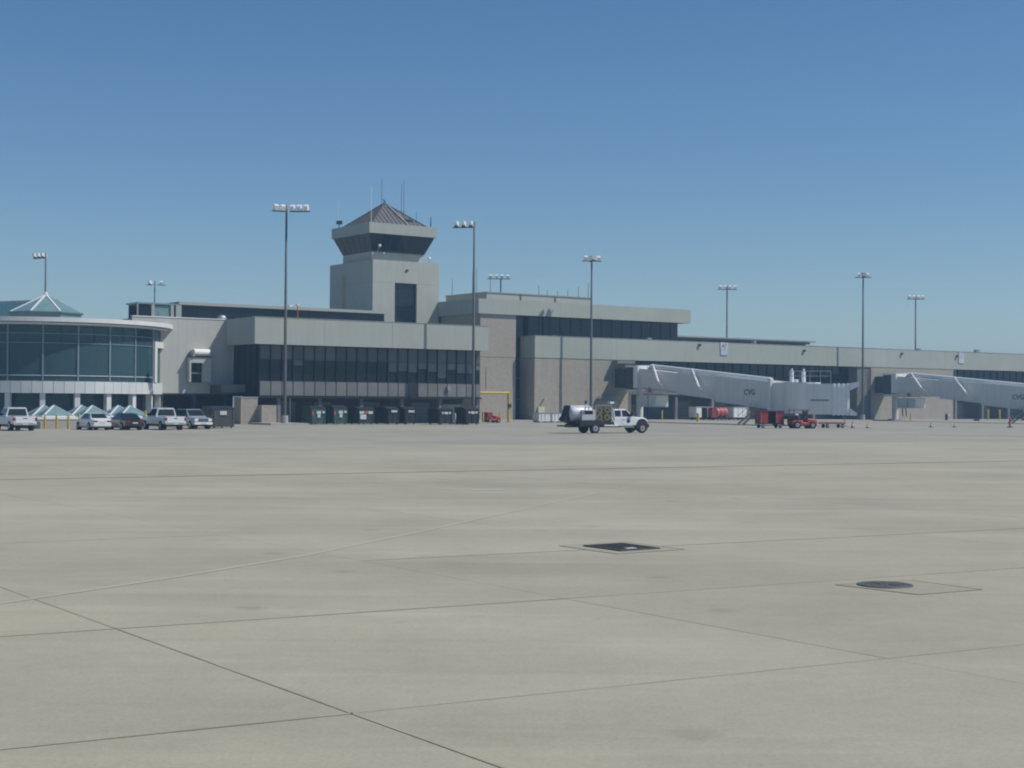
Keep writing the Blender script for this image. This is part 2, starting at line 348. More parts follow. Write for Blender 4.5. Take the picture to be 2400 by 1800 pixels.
# crack-like dark seams in the far lane
for (x0, y0), (x1, y1), wd in (((-26.2, 133), (-22.5, 121), .16), ((-34, 97), (-26, 101), .14), ((-19, 112), (-15, 112), .14), ((-6.5, 118), (4, 121), .12)):
    d = Vector((x1-x0, y1-y0)).normalized(); nx, ny = -d.y*wd/2, d.x*wd/2
    sheet('sealed_crack', [(x0-nx,y0-ny,.008),(x0+nx,y0+ny,.008),(x1+nx,y1+ny,.008),(x1-nx,y1-ny,.008)], M_SEAL)

# drain grate and manhole
M_COLL = ground_mat('collar_concrete', (0.36, 0.337, 0.262), (0.33, 0.31, 0.243), (0.39, 0.364, 0.282))
def collar(root, w_, h_):
    MB().add([(-w_,-h_,.005),(w_,-h_,.005),(w_,h_,.005),(-w_,h_,.005)], [(0,1,2,3)]).build('concrete_collar', M_COLL, root)
    for a in ((-w_,w_,-h_-.010,-h_+.010),(-w_,w_,h_-.010,h_+.010)): MB().box(a[0],a[1],a[2],a[3],.005,.008).build('collar_joint', M_HAIR, root)
    for a in ((-w_-.012,-w_+.012),(w_-.012,w_+.012)): MB().box(a[0],a[1],-h_+.013,h_-.013,.005,.008).build('collar_joint', M_HAIR, root)
t = thing('drain_grate', 'square dark iron drain grate sunk in the open apron slabs', 'drain', (2.02, 27.3, 0), ANG)
collar(t, .78, .85)
bx('pit_shade', mat('drain_pit_shade', (0.03, 0.03, 0.033), None, 5, 0.9), t, -.42, .42, -.50, .50, .006, .010)  # flat dark plate; the pit's shade is put into its colour
for a in ((-.46,.46,-.55,-.50),(-.46,.46,.50,.55)): bx('frame', M_IRON, t, *a, .006, .03)
for a in ((-.46,-.42),(.42,.46)): bx('frame', M_IRON, t, a[0], a[1], -.499, .499, .006, .03)
for k in range(9): bx('grate_bar', M_IRON, t, -.38+k*.095-.018, -.38+k*.095+.018, -.498, .498, .011, .026)
bx('debris', M_LBL, t, -.20, .02, -.42, -.30, .028, .034)
t = thing('manhole_cover', 'round dark manhole cover inside a squarish concrete patch', 'manhole', (5.48, 21.9, 0), ANG)
mb = MB().add([(-.58,.42,.005),(.83,.18,.005),(.80,-1.1,.005),(-.44,-.98,.005)], [(0,3,2,1)]); mb.build('concrete_collar', M_COLL, t)
for a, b in (((-.58,.42),(.83,.18)),((.83,.18),(.80,-1.1)),((.80,-1.1),(-.44,-.98)),((-.44,-.98),(-.58,.42))):
    MB().bar((*a,.0075),(*b,.0075),.022,.003).build('collar_joint', M_HAIR, t)
MB().lathe([(.0001,.02),(.33,.02),(.34,.012),(.345,.02),(.40,.02),(.41,.006)], 40).build('cover', M_IRON, t)
for k in range(8):
    a = k*math.pi/4; MB().bar((.07*math.cos(a),.07*math.sin(a),.021),(.28*math.cos(a),.28*math.sin(a),.021),.03,.008).build('rib', M_IRON, t)

# raised pavements and kerbs at the foot of the buildings
def paved(name, u0, u1, v0, v1, h=.15):
    o = MB().box(u0, u1, v0, v1, 0.0, h).build(name, M_CONC); o.rotation_euler.z = ANG; o['kind'] = 'structure'; return o
paved('pavement', 103.6, 260, 164.9, 171.5)
paved('kerb_island', 70.2, 74.6, 144.9, 150.2, .2)
paved('kerb_island', 95.6, 99.2, 145.6, 149.4, .2)


# ================================================================== GATE BUILDING (under the tower)
B = Bld('gate_building', 'low gate building with a deep pale fascia over dark recessed windows, below the tower', 'building', 86, 160)
FZ0, FZ1 = 8.86, 11.85
for a, b in ((71.0, 79.6), (79.62, 88.5), (88.53, 102.0)): B.box('fascia_panel', M_FASC, a, b, 150.8, 151.3, FZ0, FZ1)
B.box('side_fascia', M_FASC, 71.0, 71.5, 151.3, 158.68, FZ0, FZ1)
B.box('side_fascia', M_FASC, 101.5, 102.0, 151.3, 170, FZ0, FZ1)
B.box('parapet_cap', M_STEEL, 70.96, 102.04, 150.76, 151.34, FZ1, FZ1+.05)
B.box('soffit', M_SPAN, 71.5, 101.5, 151.3, 170, FZ0+.12, FZ0+.25)
B.box('roof', M_ROOFM, 71.5, 101.5, 151.3, 172, 11.2, 11.4)
B.box('core_wall', M_DWALL, 72.3, 101.9, 152.62, 170, 3.1, FZ0+.1)
B.box('floor_slab', M_MULL, 72.0, 101.95, 152.0, 156.0, 2.95, 3.14)
u, k = 72.3, 0
while u < 101.8:
    e = min(u + 1.375, 101.9)
    B.box('mullion', M_MULL, u-.03, u+.03, 152.2, 152.6, 3.16, FZ0)
    B.box('tinted_panel', M_UPANEL, u+.05, e-.05, 152.36, 152.58, 7.25, FZ0-.02)
    bl = 0.0
    if u > 88.5: bl = random.choice([0.0, 1.0, 1.1, 1.3, .7, 1.0, 1.7])
    elif random.random() < .12: bl = .6
    wd = B.box('window_pane', M_DGLASS, u+.05, e-.05, 152.40, 152.56, 4.86, 7.2-bl)
    if bl: B.box('blind', M_BLIND, u+.05, e-.05, 152.40, 152.56, 7.2-bl+.01, 7.2, wd)
    if not 90.6 < u < 91.6: B.box('spandrel_panel', M_SPAN, u+.055, e-.055, 152.22, 152.58, 3.2, 4.78)
    else: B.box('dark_pier', M_MULL, u+.055, e-.055, 152.22, 152.58, 3.2, 4.78)
    u += 1.375; k += 1
B.box('transom', M_MULL, 72.3, 101.9, 152.3, 152.6, 4.79, 4.85); B.box('transom', M_MULL, 72.3, 101.9, 152.3, 152.6, 7.2, 7.245)
# its left return, glazed
B.box('end_wall', M_DGLASS, 72.05, 72.25, 152.7, 158.6, 3.2, FZ0)
for v in (154.1, 155.6, 157.1): B.box('mullion', M_MULL, 71.98, 72.05, v, v+.08, 3.2, FZ0)
# ground storey, set back
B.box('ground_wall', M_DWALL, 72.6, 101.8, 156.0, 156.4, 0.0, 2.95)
for a, b in ((76.2, 78.6), (81.0, 83.2), (87.2, 89.8), (94.2, 96.8)): 
    d = B.box('roller_door', M_SPAN, a, b, 155.9, 155.99, 0.02, 2.5)
    for q in range(5): B.box('slat', M_UPANEL, a+.02, b-.02, 155.87, 155.899, .25+q*.45, .29+q*.45, d)
for uu in (74.8, 80.0, 85.4, 90.9, 96.2, 101.5): B.box('column', M_SPAN, uu-.2, uu+.2, 152.4, 152.8, 0.0, 2.95)
B.box('pale_panel', M_TOWER, 98.7, 101.3, 155.85, 155.99, .1, 2.3)
B.tube('downpipe', M_SPAN, (76.0, 152.1, 0), (76.0, 152.1, 2.95), .07)
# wall lamp on the right end, vents
B.box('wall_lamp', M_STEEL, 96.9, 97.25, 151.9, 152.2, 4.0, 4.5)

B2 = Bld('utility_enclosure', 'small tan block enclosure beside the foot of the leftmost tall light pole', 'enclosure', 71.5, 152)
B2.box('wall', M_STONE, 69.6, 71.6, 151.2, 153.0, 0, 2.9)
B2.box('wall', M_STONE, 71.62, 73.4, 150.2, 152.6, 0, 2.1)
B2.box('cap', M_CONC, 69.55, 71.65, 151.15, 153.05, 2.9, 3.0)

# ================================================================== LINK BUILDING with the white wall
B = Bld('link_building', 'plain white panelled wall block between the glass pavilion and the gate building', 'building', 67, 164)
ed = [60.0, 62.9, 65.3, 66.35, 69.05, 71.2, 72.0]
for a, b in zip(ed, ed[1:]):
    if a == 66.35:
        B.box('wall_panel', M_WALL, a+.004, b-.004, 158.7, 159.2, 7.45, 11.8); B.box('wall_panel', M_WALL, a+.004, b-.004, 158.7, 159.2, 3.36, 4.6)
    else: B.box('wall_panel', M_WALL, a+.004, b-.004, 158.7, 159.2, 3.36, 11.8)
B.box('wall_cap', M_WHITE, 60, 71.0, 158.64, 159.25, 11.8, 11.9)
B.box('corner_trim', M_CREAM, 72.0, 72.12, 158.6, 159.0, 3.6, FZ0-.02)
B.box('body', M_ROOFM, 60, 72, 159.25, 175, 3.3, 11.6)
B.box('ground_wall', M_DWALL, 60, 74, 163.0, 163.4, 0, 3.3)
B.box('soffit', M_UPANEL, 60, 72.0, 158.75, 163.0, 3.2, 3.34)
for uu in (63.6, 67.5, 71.4): B.box('column', M_UPANEL, uu-.2, uu+.2, 159.1, 159.6, 0, 3.2)
n_ = B.box('door_surround', M_WALL, 66.4, 66.6, 157.9, 159.1, 4.62, 7.42)
B.box('door_surround', M_WALL, 68.0, 69.0, 157.9, 159.1, 4.62, 7.42); B.box('door_surround', M_WALL, 66.6, 68.0, 157.9, 159.1, 6.8, 7.42)
d = B.box('door', M_DGLASS, 66.61, 67.99, 158.3, 158.4, 4.62, 6.79); B.box('door_rail', M_STEEL, 66.62, 67.98, 158.24, 158.29, 5.6, 5.68, d)
B.box('surround_cap', M_MULL, 66.3, 69.1, 157.8, 159.1, 7.42, 7.5)
mb = MB(); mb.tube(B.p(67.0, 158.25, 7.95), B.p(68.9, 158.25, 7.95), .42, .42, 14); mb.build('rolled_hood', M_WHITE, B.root)
B.box('hood_arm', M_STEEL, 66.7, 66.95, 157.7, 158.6, 7.5, 8.2)
B.box('ledge', M_UPANEL, 69.2, 75.0, 155.5, 158.6, 3.4, 4.35); B.box('ledge_edge', M_SPAN, 69.2, 75.0, 155.4, 155.5, 3.5, 4.4)
mb = MB().lathe([(.55, 11.9), (.52, 12.1), (.38, 12.3), (.0, 12.38)], 14, cx=70.9-67, cy=159.4-164); mb.build('roof_dome', M_STEEL, B.root)

# ================================================================== CLERESTORY behind
B = Bld('clerestory_block', 'long dark glazed clerestory with a pale flat roof behind the gate building', 'building', 86, 175)
B.box('wall', M_MULL, 71.3, 99.9, 172.5, 180, 11.4, 14.2)
u = 71.3
while u < 99.8:
    e = min(u+2.2, 99.9); B.box('window_pane', M_DGLASS, u+.04, e-.04, 172.35, 172.48, 11.5, 14.18)
    B.box('mullion', M_MULL, u-.035, u+.035, 172.3, 172.49, 11.5, 14.19); u += 2.2
B.box('roof_edge', M_FASC, 70.9, 100.2, 172.0, 180.4, 14.22, 14.58)
B.box('end_post', M_FASC, 70.55, 71.25, 172.05, 173.0, 11.4, 14.21)
B3 = Bld('rooftop_glass_box', 'teal glass rooftop box with pale posts left of the long clerestory', 'glass box', 68, 175)
for a, b in ((65.9, 67.5), (67.9, 69.9)):
    B3.box('window_pane', M_SGLASS if a > 67 else M_DGLASS, a, b, 172.4, 172.5, 11.5, 14.0); B3.box('blind', M_TMULL, a+.5, b-.1, 172.36, 172.39, 12.0, 13.3) if a > 67 else None
for a in (67.5, 69.95): B3.box('post', M_FASC, a, a+.38, 172.2, 172.6, 11.4, 14.1)
B3.box('post', M_STEEL, 65.72, 65.85, 172.2, 172.5, 11.4, 14.1)
B3.box('roof', M_SGLASS, 65.7, 70.5, 172.2, 176, 14.12, 14.32); B3.box('back_wall', M_INT, 65.9, 70.4, 175.4, 175.6, 11.4, 14.1)

# ================================================================== CONTROL TOWER
B = Bld('control_tower', 'square concrete control tower with sloped dark cab windows and a brown pyramid roof', 'control tower', 108.4, 187.3)
U0, U1, V0, V1 = 103.0, 113.85, 181.0, 193.6
zs = 22.35; zj = 19.25
B.box('upper_wall', M_TOWER, U0, U1, V0, V1, zj+.02, zs)
B.box('lower_wall', M_TOWER, U0, 106.55, V0, V1, 0, zj)
B.box('lower_wall', M_TOWER, 110.15, U1, V0, V1, 0, zj)
B.box('lower_wall', M_TOWER, 106.56, 110.14, V0+.6, V1, 0, zj-.005)
w_ = B.box('tall_window', M_DGLASS, 106.58, 110.12, V0+.38, V0+.55, 11.4, zj-.01)
for z in (13.6, 15.5, 17.4): B.box('transom', M_MULL, 106.58, 110.12, V0+.3, V0+.375, z, z+.1, w_)
B.box('joint', M_MULL, U0+.01, U1-.01, V0+.02, V1-.02, zj-.02, zj+.03)
B.box('wall_lamp', M_MULL, 108.3, 108.7, V0-.15, V0, 21.0, 21.2)
lad = B.box('ladder', M_YEL, U0-.22, U0-.16, 188.9, 188.96, 11.5, 20.6); B.box('ladder', M_YEL, U0-.22, U0-.16, 189.4, 189.46, 11.5, 20.6)
for k in range(26): B.box('rung', M_YEL, U0-.21, U0-.17, 188.965, 189.395, 11.8+k*.34, 11.84+k*.34, lad)
# cab base, sloped glazing, eave band
cu0, cu1, cv0, cv1 = 103.4, 112.0, 182.1, 190.4
B.box('cab_base', M_TOWER, cu0, cu1, cv0, cv1, zs, 23.55)
tu0, tu1, tv0, tv1 = cu0-1.15, cu1+.8, cv0-1.45, cv1+.8
gz0, gz1 = 23.58, 25.95
def cabpane(a0, a1, b0, b1, name='window_pane', m=M_DGLASS, off=0.0, th=.06):
    # a*, b*: (u,v) bottom and top corners
    lo0, lo1, hi0, hi1 = [Vector(B.p(*q)) for q in ((*a0, gz0), (*a1, gz0), (*b0, gz1), (*b1, gz1))]
    nrm = (lo1-lo0).cross(hi0-lo0).normalized()
    a = [lo0+nrm*off, lo1+nrm*off, hi1+nrm*off, hi0+nrm*off]
    return MB().hexa(a, [p-nrm*th for p in a]).build(name, m, B.root)
def lerp(a, b, t): return tuple(x+(y-x)*t for x, y in zip(a, b))
faces = [((cu0, cv0), (cu1, cv0), (tu0, tv0), (tu1, tv0), 6), ((cu0, cv1), (cu0, cv0), (tu0, tv1), (tu0, tv0), 6),
         ((cu1, cv0), (cu1, cv1), (tu1, tv0), (tu1, tv1), 5), ((cu1, cv1), (cu0, cv1), (tu1, tv1), (tu0, tv1), 5)]
for a0, a1, b0, b1, n in faces:
    for k in range(n):
        t0, t1 = (k+.03)/n, (k+.97)/n
        cabpane(lerp(a0, a1, t0), lerp(a0, a1, t1), lerp(b0, b1, t0), lerp(b0, b1, t1))
    for k in range(n+1):
        t0, t1 = max(0, (k-.03)/n), min(1, (k+.03)/n)
        cabpane(lerp(a0, a1, t0), lerp(a0, a1, t1), lerp(b0, b1, t0), lerp(b0, b1, t1), 'mullion', M_MULL, .03, .08)
MB().hexa([B.p(cu0+.15, cv0+.15, 23.55), B.p(cu1-.15, cv0+.15, 23.55), B.p(cu1-.15, cv1-.15, 23.55), B.p(cu0+.15, cv1-.15, 23.55)],
          [B.p(tu0+.2, tv0+.2, 25.9), B.p(tu1-.2, tv0+.2, 25.9), B.p(tu1-.2, tv1-.2, 25.9), B.p(tu0+.2, tv1-.2, 25.9)]).build('cab_core', M_INT, B.root)
eu0, eu1, ev0, ev1 = 102.0, 113.0, 180.3, 191.3
B.box('eave_band', M_FASC, eu0, eu1, ev0, ev1, 25.95, 27.42)
# pyramid roof with standing seams
ru0, ru1, rv0, rv1, rz, ap = eu0+.9, eu1-.9, ev0+.9, ev1-.9, 27.35, (107.5, 185.8, 31.0)
mb = MB().add([B.p(ru0,rv0,rz), B.p(ru1,rv0,rz), B.p(ru1,rv1,rz), B.p(ru0,rv1,rz), B.p(*ap)], [(0,1,4),(1,2,4),(2,3,4),(3,0,4)])
roof = mb.build('roof', M_METROOF, B.root)
for side in range(2):
    for k in range(1, 13):
        t = k/13
        if side == 0: p0 = (ru0+(ru1-ru0)*t, rv0, rz); 
        else: p0 = (ru0, rv0+(rv1-rv0)*t, rz)
        f = 1-abs(2*t-1)                                   # seam runs up the slope until the hip
        mid = (p0[0], ap[1], ap[2]) if side == 0 else (ap[0], p0[1], ap[2])
        q = tuple(p0[i] + (mid[i]-p0[i])*f for i in range(3))
        P, Q = Vector(B.p(*p0)), Vector(B.p(*q)); P.z += .05; Q.z += .05
        if (Q-P).length > .4: MB().bar(P, Q, .05, .07).build('seam', M_METROOF, roof)
for cnr in ((ru0,rv0),(ru1,rv0),(ru0,rv1)):
    MB().bar(B.p(*cnr, rz+.06), B.p(ap[0], ap[1], ap[2]+.06), .14, .10).build('hip_cap', M_METROOF, roof)
MB().bar(B.p(107.75, 185.1, 30.62), B.p(108.9, 181.3, 27.55), .28, .12).build('access_ladder', M_STEEL, roof)
MB().box(*[x for x in (109.0-B.u, 110.1-B.u, 182.1-B.v, 183.0-B.v)], 27.9, 28.45).build('hatch', M_DARK, roof)
B.tube('finial', M_MULL, (ap[0], ap[1], 30.9), (ap[0], ap[1], 31.5), .08); B.tube('finial', M_MULL, (ap[0]-.25, ap[1], 31.55), (ap[0]+.25, ap[1], 31.2), .05)
def aerial(b, u, v, z0, z1, m=M_POLE, r=.045, name='aerial'):
    o = b.tube(name, m, (u, v, z0), (u, v, z1), r, r*.6, n=6); return o
aerial(B, 106.8, 185.3, 30.0, 34.6); aerial(B, 110.6, 186.2, 28.6, 34.1); aerial(B, 111.0, 186.2, 28.6, 34.7)
for z in (29.4, 30.1): B.tube('aerial_bracket', M_POLE, (108.9, 186.2, z), (111.1, 186.2, z), .05)
B.tube('aerial_bracket', M_POLE, (109.2, 186.2, 29.0), (109.2, 186.2, 30.3), .05); B.tube('aerial_bracket', M_POLE, (109.2, 186.2, 29.4), (110.6, 186.2, 30.1), .04)
aerial(B, 102.5, 180.7, 27.4, 32.3, M_WHITE, .05); aerial(B, 102.3, 189.9, 27.4, 31.6, M_WHITE, .03); aerial(B, 112.4, 181.0, 27.4, 29.0, M_POLE, .1); aerial(B, 111.8, 184.0, 27.4, 29.9)
bxo = B.box('floodlight', M_MULL, 102.2, 102.8, 189.6, 190.3, 28.0, 28.5); B.tube('floodlight_arm', M_MULL, (102.5, 190, 27.4), (102.5, 190, 28.0), .06, parent=bxo)
def dish(b, u, v, z, r):
    o = MB().ball(b.p(u, v, z), r, 10, 6).build('dish', M_WHITE, b.root, True); b.tube('dish_mount', M_STEEL, (u, v, z-.75), (u, v, z-r*.8), .05, parent=o)
dish(B, 113.4, 183.0, 23.2, .28); dish(B, 113.6, 182.0, 23.0, .26) if False else None
dish(B, 113.3, 190.5, 23.1, .30); aerial(B, 113.5, 186.5, 22.3, 25.2)
MB().ball(B.p(104.0, 180.9, 24.3), .22).build('camera_dome', M_WHITE, B.root); MB().ball(B.p(103.2, 181.45, 23.2), .14).build('camera_dome', M_WHITE, B.root); MB().ball(B.p(105.0, 181.45, 23.35), .12).build('camera_dome', M_WHITE, B.root)
B.tube('camera_arm', M_STEEL, (104.0, 181.5, 23.5), (104.0, 180.95, 24.2), .04)

# ================================================================== TALL TERMINAL BLOCK
B = Bld('terminal_block', 'tall stone-faced terminal block with an upper pale fascia right of the tower', 'building', 133, 178)
zu0, zu1 = 14.8, 16.85
for a, b in ((113.7, 133.0), (133.02, 152.5)): B.box('fascia_panel', M_FASC, a, b, 170.5, 171.0, zu0, zu1)
B.box('side_fascia', M_FASC, 113.7, 114.2, 171.0, 181.2, zu0, zu1); B.box('side_fascia', M_FASC, 152.0, 152.5, 171.0, 195, zu0, zu1)
B.box('roof', M_ROOFM, 114.2, 152.0, 171.0, 195, 16.3, 16.5); B.box('soffit', M_SPAN, 114.2, 152.0, 171.0, 195, zu0+.1, zu0+.2)
B.box('stone_pier', M_STONE, 114.2, 120.2, 170.8, 181.0, 0, 8.8); B.box('stone_pier', M_STONE, 114.2, 120.2, 170.8, 181.0, 8.86, zu0+.08)
B.box('pier_joint', M_MULL, 114.25, 120.15, 170.86, 180.9, 8.8, 8.86)
B.box('pier_slot', M_MULL, 115.15, 115.23, 170.785, 170.799, 4.4, 7.4)
B.box('core_wall', M_INT, 120.25, 151.0, 172.7, 195, 0, zu0+.05)
u = 120.25
for z0, z1 in ((0.2, 3.0), (3.1, 6.0), (6.1, 8.8), (8.9, 11.8), (11.9, zu0)):
    B.box('window_pane', M_DGLASS, 120.27, 121.25, 172.45, 172.6, z0, z1-.06); B.box('window_pane', M_DGLASS, 121.31, 123.0, 172.45, 172.6, z0, z1-.06)
    B.box('transom', M_MULL, 120.27, 123.0, 172.4, 172.62, z1-.05, z1-.005)
B.box('mullion', M_MULL, 121.255, 121.305, 172.4, 172.62, .2, zu0)
u = 123.05
while u < 151.0:
    e = min(u+1.9, 151.15); B.box('window_pane', M_DGLASS, u+.05, e-.05, 171.9, 172.05, 11.7, zu0); B.box('mullion', M_MULL, u-.05, u+.05, 171.8, 172.1, 11.7, zu0); u += 1.9
B.box('end_glass', M_DGLASS, 151.0, 151.15, 172.1, 190, 11.7, zu0)
B.box('penthouse', M_TOWER, 120.1, 139.2, 178.0, 188.9, 16.5, 18.35); B.box('penthouse_cap', M_STEEL, 120.0, 139.3, 177.9, 189.0, 18.35, 18.5)
for a in (126.0, 132.3): B.box('downpipe', M_SPAN, a, a+.15, 177.88, 177.99, 16.5, 18.3)
for uu, vv, z1 in ((120.6, 188.0, 21.0), (120.5, 182.3, 21.6), (121.1, 178.6, 20.6), (129.6, 178.4, 19.9), (131.2, 178.4, 19.3), (133.1, 178.4, 19.3), (135.0, 178.4, 19.6), (137.0, 178.4, 20.1), (138.9, 178.4, 20.8)): aerial(B, uu, vv, 18.4, z1, M_POLE, .05)
aerial(B, 116.0, 174.5, 16.5, 21.5, M_POLE, .05)

# ================================================================== LONG CONCOURSE to the right
B = Bld('concourse', 'long two-storey concourse with a continuous pale fascia running off to the right', 'building', 170, 185)
CU0, CU1 = 122.05, 262.0
cz0, cz1 = 8.86, 11.95
a = CU0
while a < CU1-1:
    b = min(a + 14.6, CU1); B.box('fascia_panel', M_FASC, a, b-.02, 168.8, 169.4, cz0, cz1); a = b
B.box('side_fascia', M_FASC, CU0, CU0+.5, 169.4, 172.3, cz0, cz1)
B.box('parapet_cap', M_STEEL, CU0-.03, CU1, 168.76, 169.44, cz1, cz1+.05)
B.box('roof', M_ROOFM, CU0+.5, CU1, 169.4, 205, 11.3, 11.5); B.box('soffit', M_UPANEL, CU0+.5, CU1, 169.4, 176, cz0+.1, cz0+.2)
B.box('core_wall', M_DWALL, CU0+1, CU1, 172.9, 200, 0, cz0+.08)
for a, b in ((CU0+.02, 139.5), (190.9, 212.1)):
    B.box('stone_wall', M_STONE, a, b, 168.86, 172.85, .15, cz0-.05)
    B.box('wall_joint', M_MULL, a+.02, b-.02, 168.9, 172.8, cz0-.05, cz0)
for a, b in ((139.52, 190.88), (212.12, CU1)):
    B.box('floor_slab', M_MULL, a, b, 170.6, 172.88, 3.7, 3.88)
    u = a
    while u < b-.3:
        e = min(u+1.85, b); B.box('window_pane', M_DGLASS, u+.04, e-.04, 171.0, 171.12, 5.45, cz0+.05)
        B.box('spandrel_panel', M_SPAN, u+.045, e-.045, 170.8, 171.1, 3.92, 5.38); B.box('mullion', M_MULL, u-.035, u+.035, 170.85, 171.15, 3.9, cz0+.05); u += 1.85
    B.box('transom', M_MULL, a, b, 170.95, 171.14, 5.39, 5.445)
    u = a+3
    while u < b-2:
        B.box('column', M_SPAN, u-.25, u+.25, 170.7, 171.2, .15, 3.68); u += 7.4
    u = a+5
    while u < b-4:
        d = B.box('roller_door', M_UPANEL, u, u+2.6, 172.8, 172.89, .16, 3.0)
        for q in range(5): B.box('slat', M_SPAN, u+.03, u+2.57, 172.77, 172.799, .5+q*.5, .53+q*.5, d)
        u += 7.4
B.box('service_door', M_TOWER, 142.2, 144.0, 172.7, 172.89, .16, 2.4)
B.box('column', M_SPAN, 187.8, 190.86, 169.0, 172.8, .15, cz0)
# small door, canopy and fittings on the first stone bay
d = B.box('door', M_TOWER, 133.2, 136.8, 168.75, 168.858, .16, 2.9); B.box('door_head', M_STEEL, 133.1, 136.9, 168.2, 168.74, 3.35, 3.5, d); B.box('door_head', M_STEEL, 133.3, 136.7, 168.3, 168.74, 3.1, 3.2, d)
B.box('meter_cabinet', M_CREAM, 122.6, 123.7, 168.6, 168.858, .2, 2.0); B.tube('wall_lamp', M_STEEL, (123.6, 168.8, 3.0), (123.6, 168.4, 3.1), .12)
B.box('conduit_box', M_MULL, 131.0, 131.3, 168.75, 168.858, 2.6, 2.9)
# a disused bridge stub above the bay end
B.box('wall_opening', M_DGLASS, 137.0, 138.3, 168.78, 168.858, 5.0, 7.6); B.box('hood', M_SPAN, 135.9, 139.2, 167.6, 168.79, 8.3, 8.75)
MB().bar(B.p(138.9, 168.5, 8.2), B.p(138.9, 167.6, 5.8), .12, .12).build('hood_brace', M_STEEL, B.root); MB().bar(B.p(137.6, 168.6, 7.8), B.p(138.7, 168.0, 6.4), .1, .1).build('hood_brace', M_STEEL, B.root)
# signs on the fascia
sg = thing('gate_sign', 'white gate sign lettered A7 high on the long fascia', 'sign', W(157.75, 168.74, 0), ANG)
bx('board', M_LBL, sg, -.75, .75, -.06, .05, 11.0, 11.93); bx('lower_board', M_PBLUE, sg, -.68, .72, -.05, .05, 10.05, 10.95)
text('lettering', 'A7', .8, M_BLUEL, sg, (0, -.075, 11.45), (R(90), 0, 0))
sg = thing('gate_sign', 'pale blue gate sign on the fascia above the far right jet bridge', 'sign', W(214.0, 168.74, 0), ANG)
bx('board', M_PBLUE, sg, -.75, .75, -.06, .05, 10.9, 11.8); bx('lower_board', M_LBL, sg, -.7, .7, -.05, .05, 9.95, 10.85)
for uu, z in ((152.5, 11.3), (174.9, 11.0), (198.2, 11.1), (212.6, 11.0)):
    B.box('wall_lamp', M_MULL, uu, uu+.4, 168.5, 168.79, z, z+.3)
for k, uu in enumerate((126.5, 144.0, 165.8, 178.6, 205.0, 220.5)):
    B.box('roof_vent', M_STEEL, uu, uu+.5+.3*(k % 2), 170.5, 171.2, 11.5, 12.15+.2*(k % 3))
for uu in (139.3, 190.7, 212.3): B.tube('downpipe', M_SPAN, (uu, 168.7, .2), (uu, 168.7, 8.8), .07)
B4 = Bld('roof_canopy', 'long thin dark canopy roof rising behind the concourse fascia', 'canopy', 174, 185)
B4.box('roof_slab', M_STEEL, 152.6, 189.4, 179.8, 190, 13.2, 13.42); B4.box('window_band', M_DGLASS, 152.6, 187.8, 180.6, 189.5, 11.5, 12.85); B4.box('beam', M_UPANEL, 152.6, 188.4, 180.2, 189.8, 12.86, 13.19)
for k in range(8): B4.box('bracket', M_UPANEL, 155+k*4.3, 155.15+k*4.3, 180.0, 180.55, 12.3, 12.85)

# ================================================================== GLASS PAVILION
PC = (-51.6, 165.0); PA = math.asin(.298)
P = thing('glass_pavilion', 'round glass pavilion with a white roof rim and white panel band on columns', 'pavilion', (*PC, 0), PA)
def arc(name, m, parent, r0, r1, z0, z1, a0, a1, n=4):
    return MB().loft([[(r*math.sin(R(a0+(a1-a0)*i/n)), -r*math.cos(R(a0+(a1-a0)*i/n)), z) for r, z in ((r0,z0),(r1,z0),(r1,z1),(r0,z1))] for i in range(n+1)]).build(name, m, parent)
T0, T1 = -49.0, 63.0
arc('roof_rim', M_RIMW, P, 9.0, 13.75, 10.52, 10.98, -75, 95, 48)
arc('roof_soffit', M_PWHITE, P, 9.0, 13.3, 10.25, 10.44, -75, 95, 48)
MB().lathe([(0.001, 11.15), (13.0, 11.03)], 48).build('roof', M_ROOFM, P)
a = T0
rows = ((4.5, 5.0), (5.08, 8.35), (8.43, 9.32), (9.40, 10.24))
while a < T1-.1:
    for z0, z1 in rows: arc('window_pane', M_TGLASS, P, 12.44, 12.5, z0, z1, a+.35, a+15.65, 5)
    for z0, z1 in rows[2:]:
        for k in (2,): arc('mullion', M_INT, P, 12.42, 12.55, z0, z1, a+k*4-.12, a+k*4+.12, 1)
    arc('mullion', M_TMULL, P, 12.35, 12.62, 4.5, 10.24, a-.33, a+.33, 1)
    a += 16
arc('mullion', M_TMULL, P, 12.35, 12.62, 4.5, 10.24, T1-.33, T1+.33, 1)
for z in (5.0, 8.35, 9.32): arc('transom', M_PWHITE if z == 5.0 else M_TMULL, P, 12.43, 12.58, z+.005, z+.075, T0, T1, 24)
for z0, z1 in ((9.0, 10.24),): arc('window_pane', M_TGLASS, P, 12.44, 12.5, z0, z1, 63.5, 88, 6)
# white end frame
arc('end_frame', M_RIMW, P, 12.2, 12.8, 8.3, 8.98, 63.5, 84, 4)
for q in (63.5, 81.0): arc('end_frame', M_RIMW, P, 12.2, 12.8, 4.5, 8.29, q, q+3, 1)
arc('window_pane', M_TGLASS, P, 12.4, 12.46, 4.55, 8.25, 66.7, 80.8, 4)
a = T0
while a < 88: arc('band_panel', M_PWHITE, P, 12.5, 12.72, 3.22, 4.46, a+.09, min(a+4.8, 88)-.09, 1); a += 4.8
arc('band_backing', M_MULL, P, 12.2, 12.49, 3.24, 4.44, T0, 88, 30)
arc('floor_slab', M_INT, P, .5, 12.3, 4.2, 4.45, -90, 90, 30)
for q in (-49, -33, -17, -1, 15, 31, 47, 63, 79): 
    arc('column', M_PWHITE, P, 11.9, 12.5, 0, 3.2, q-1.25, q+1.25, 2)
a = T0
while a < 80: arc('ground_pane', M_TGLASS, P, 11.2, 11.26, .1, 3.18, a+.2, a+15.8, 3); a += 16
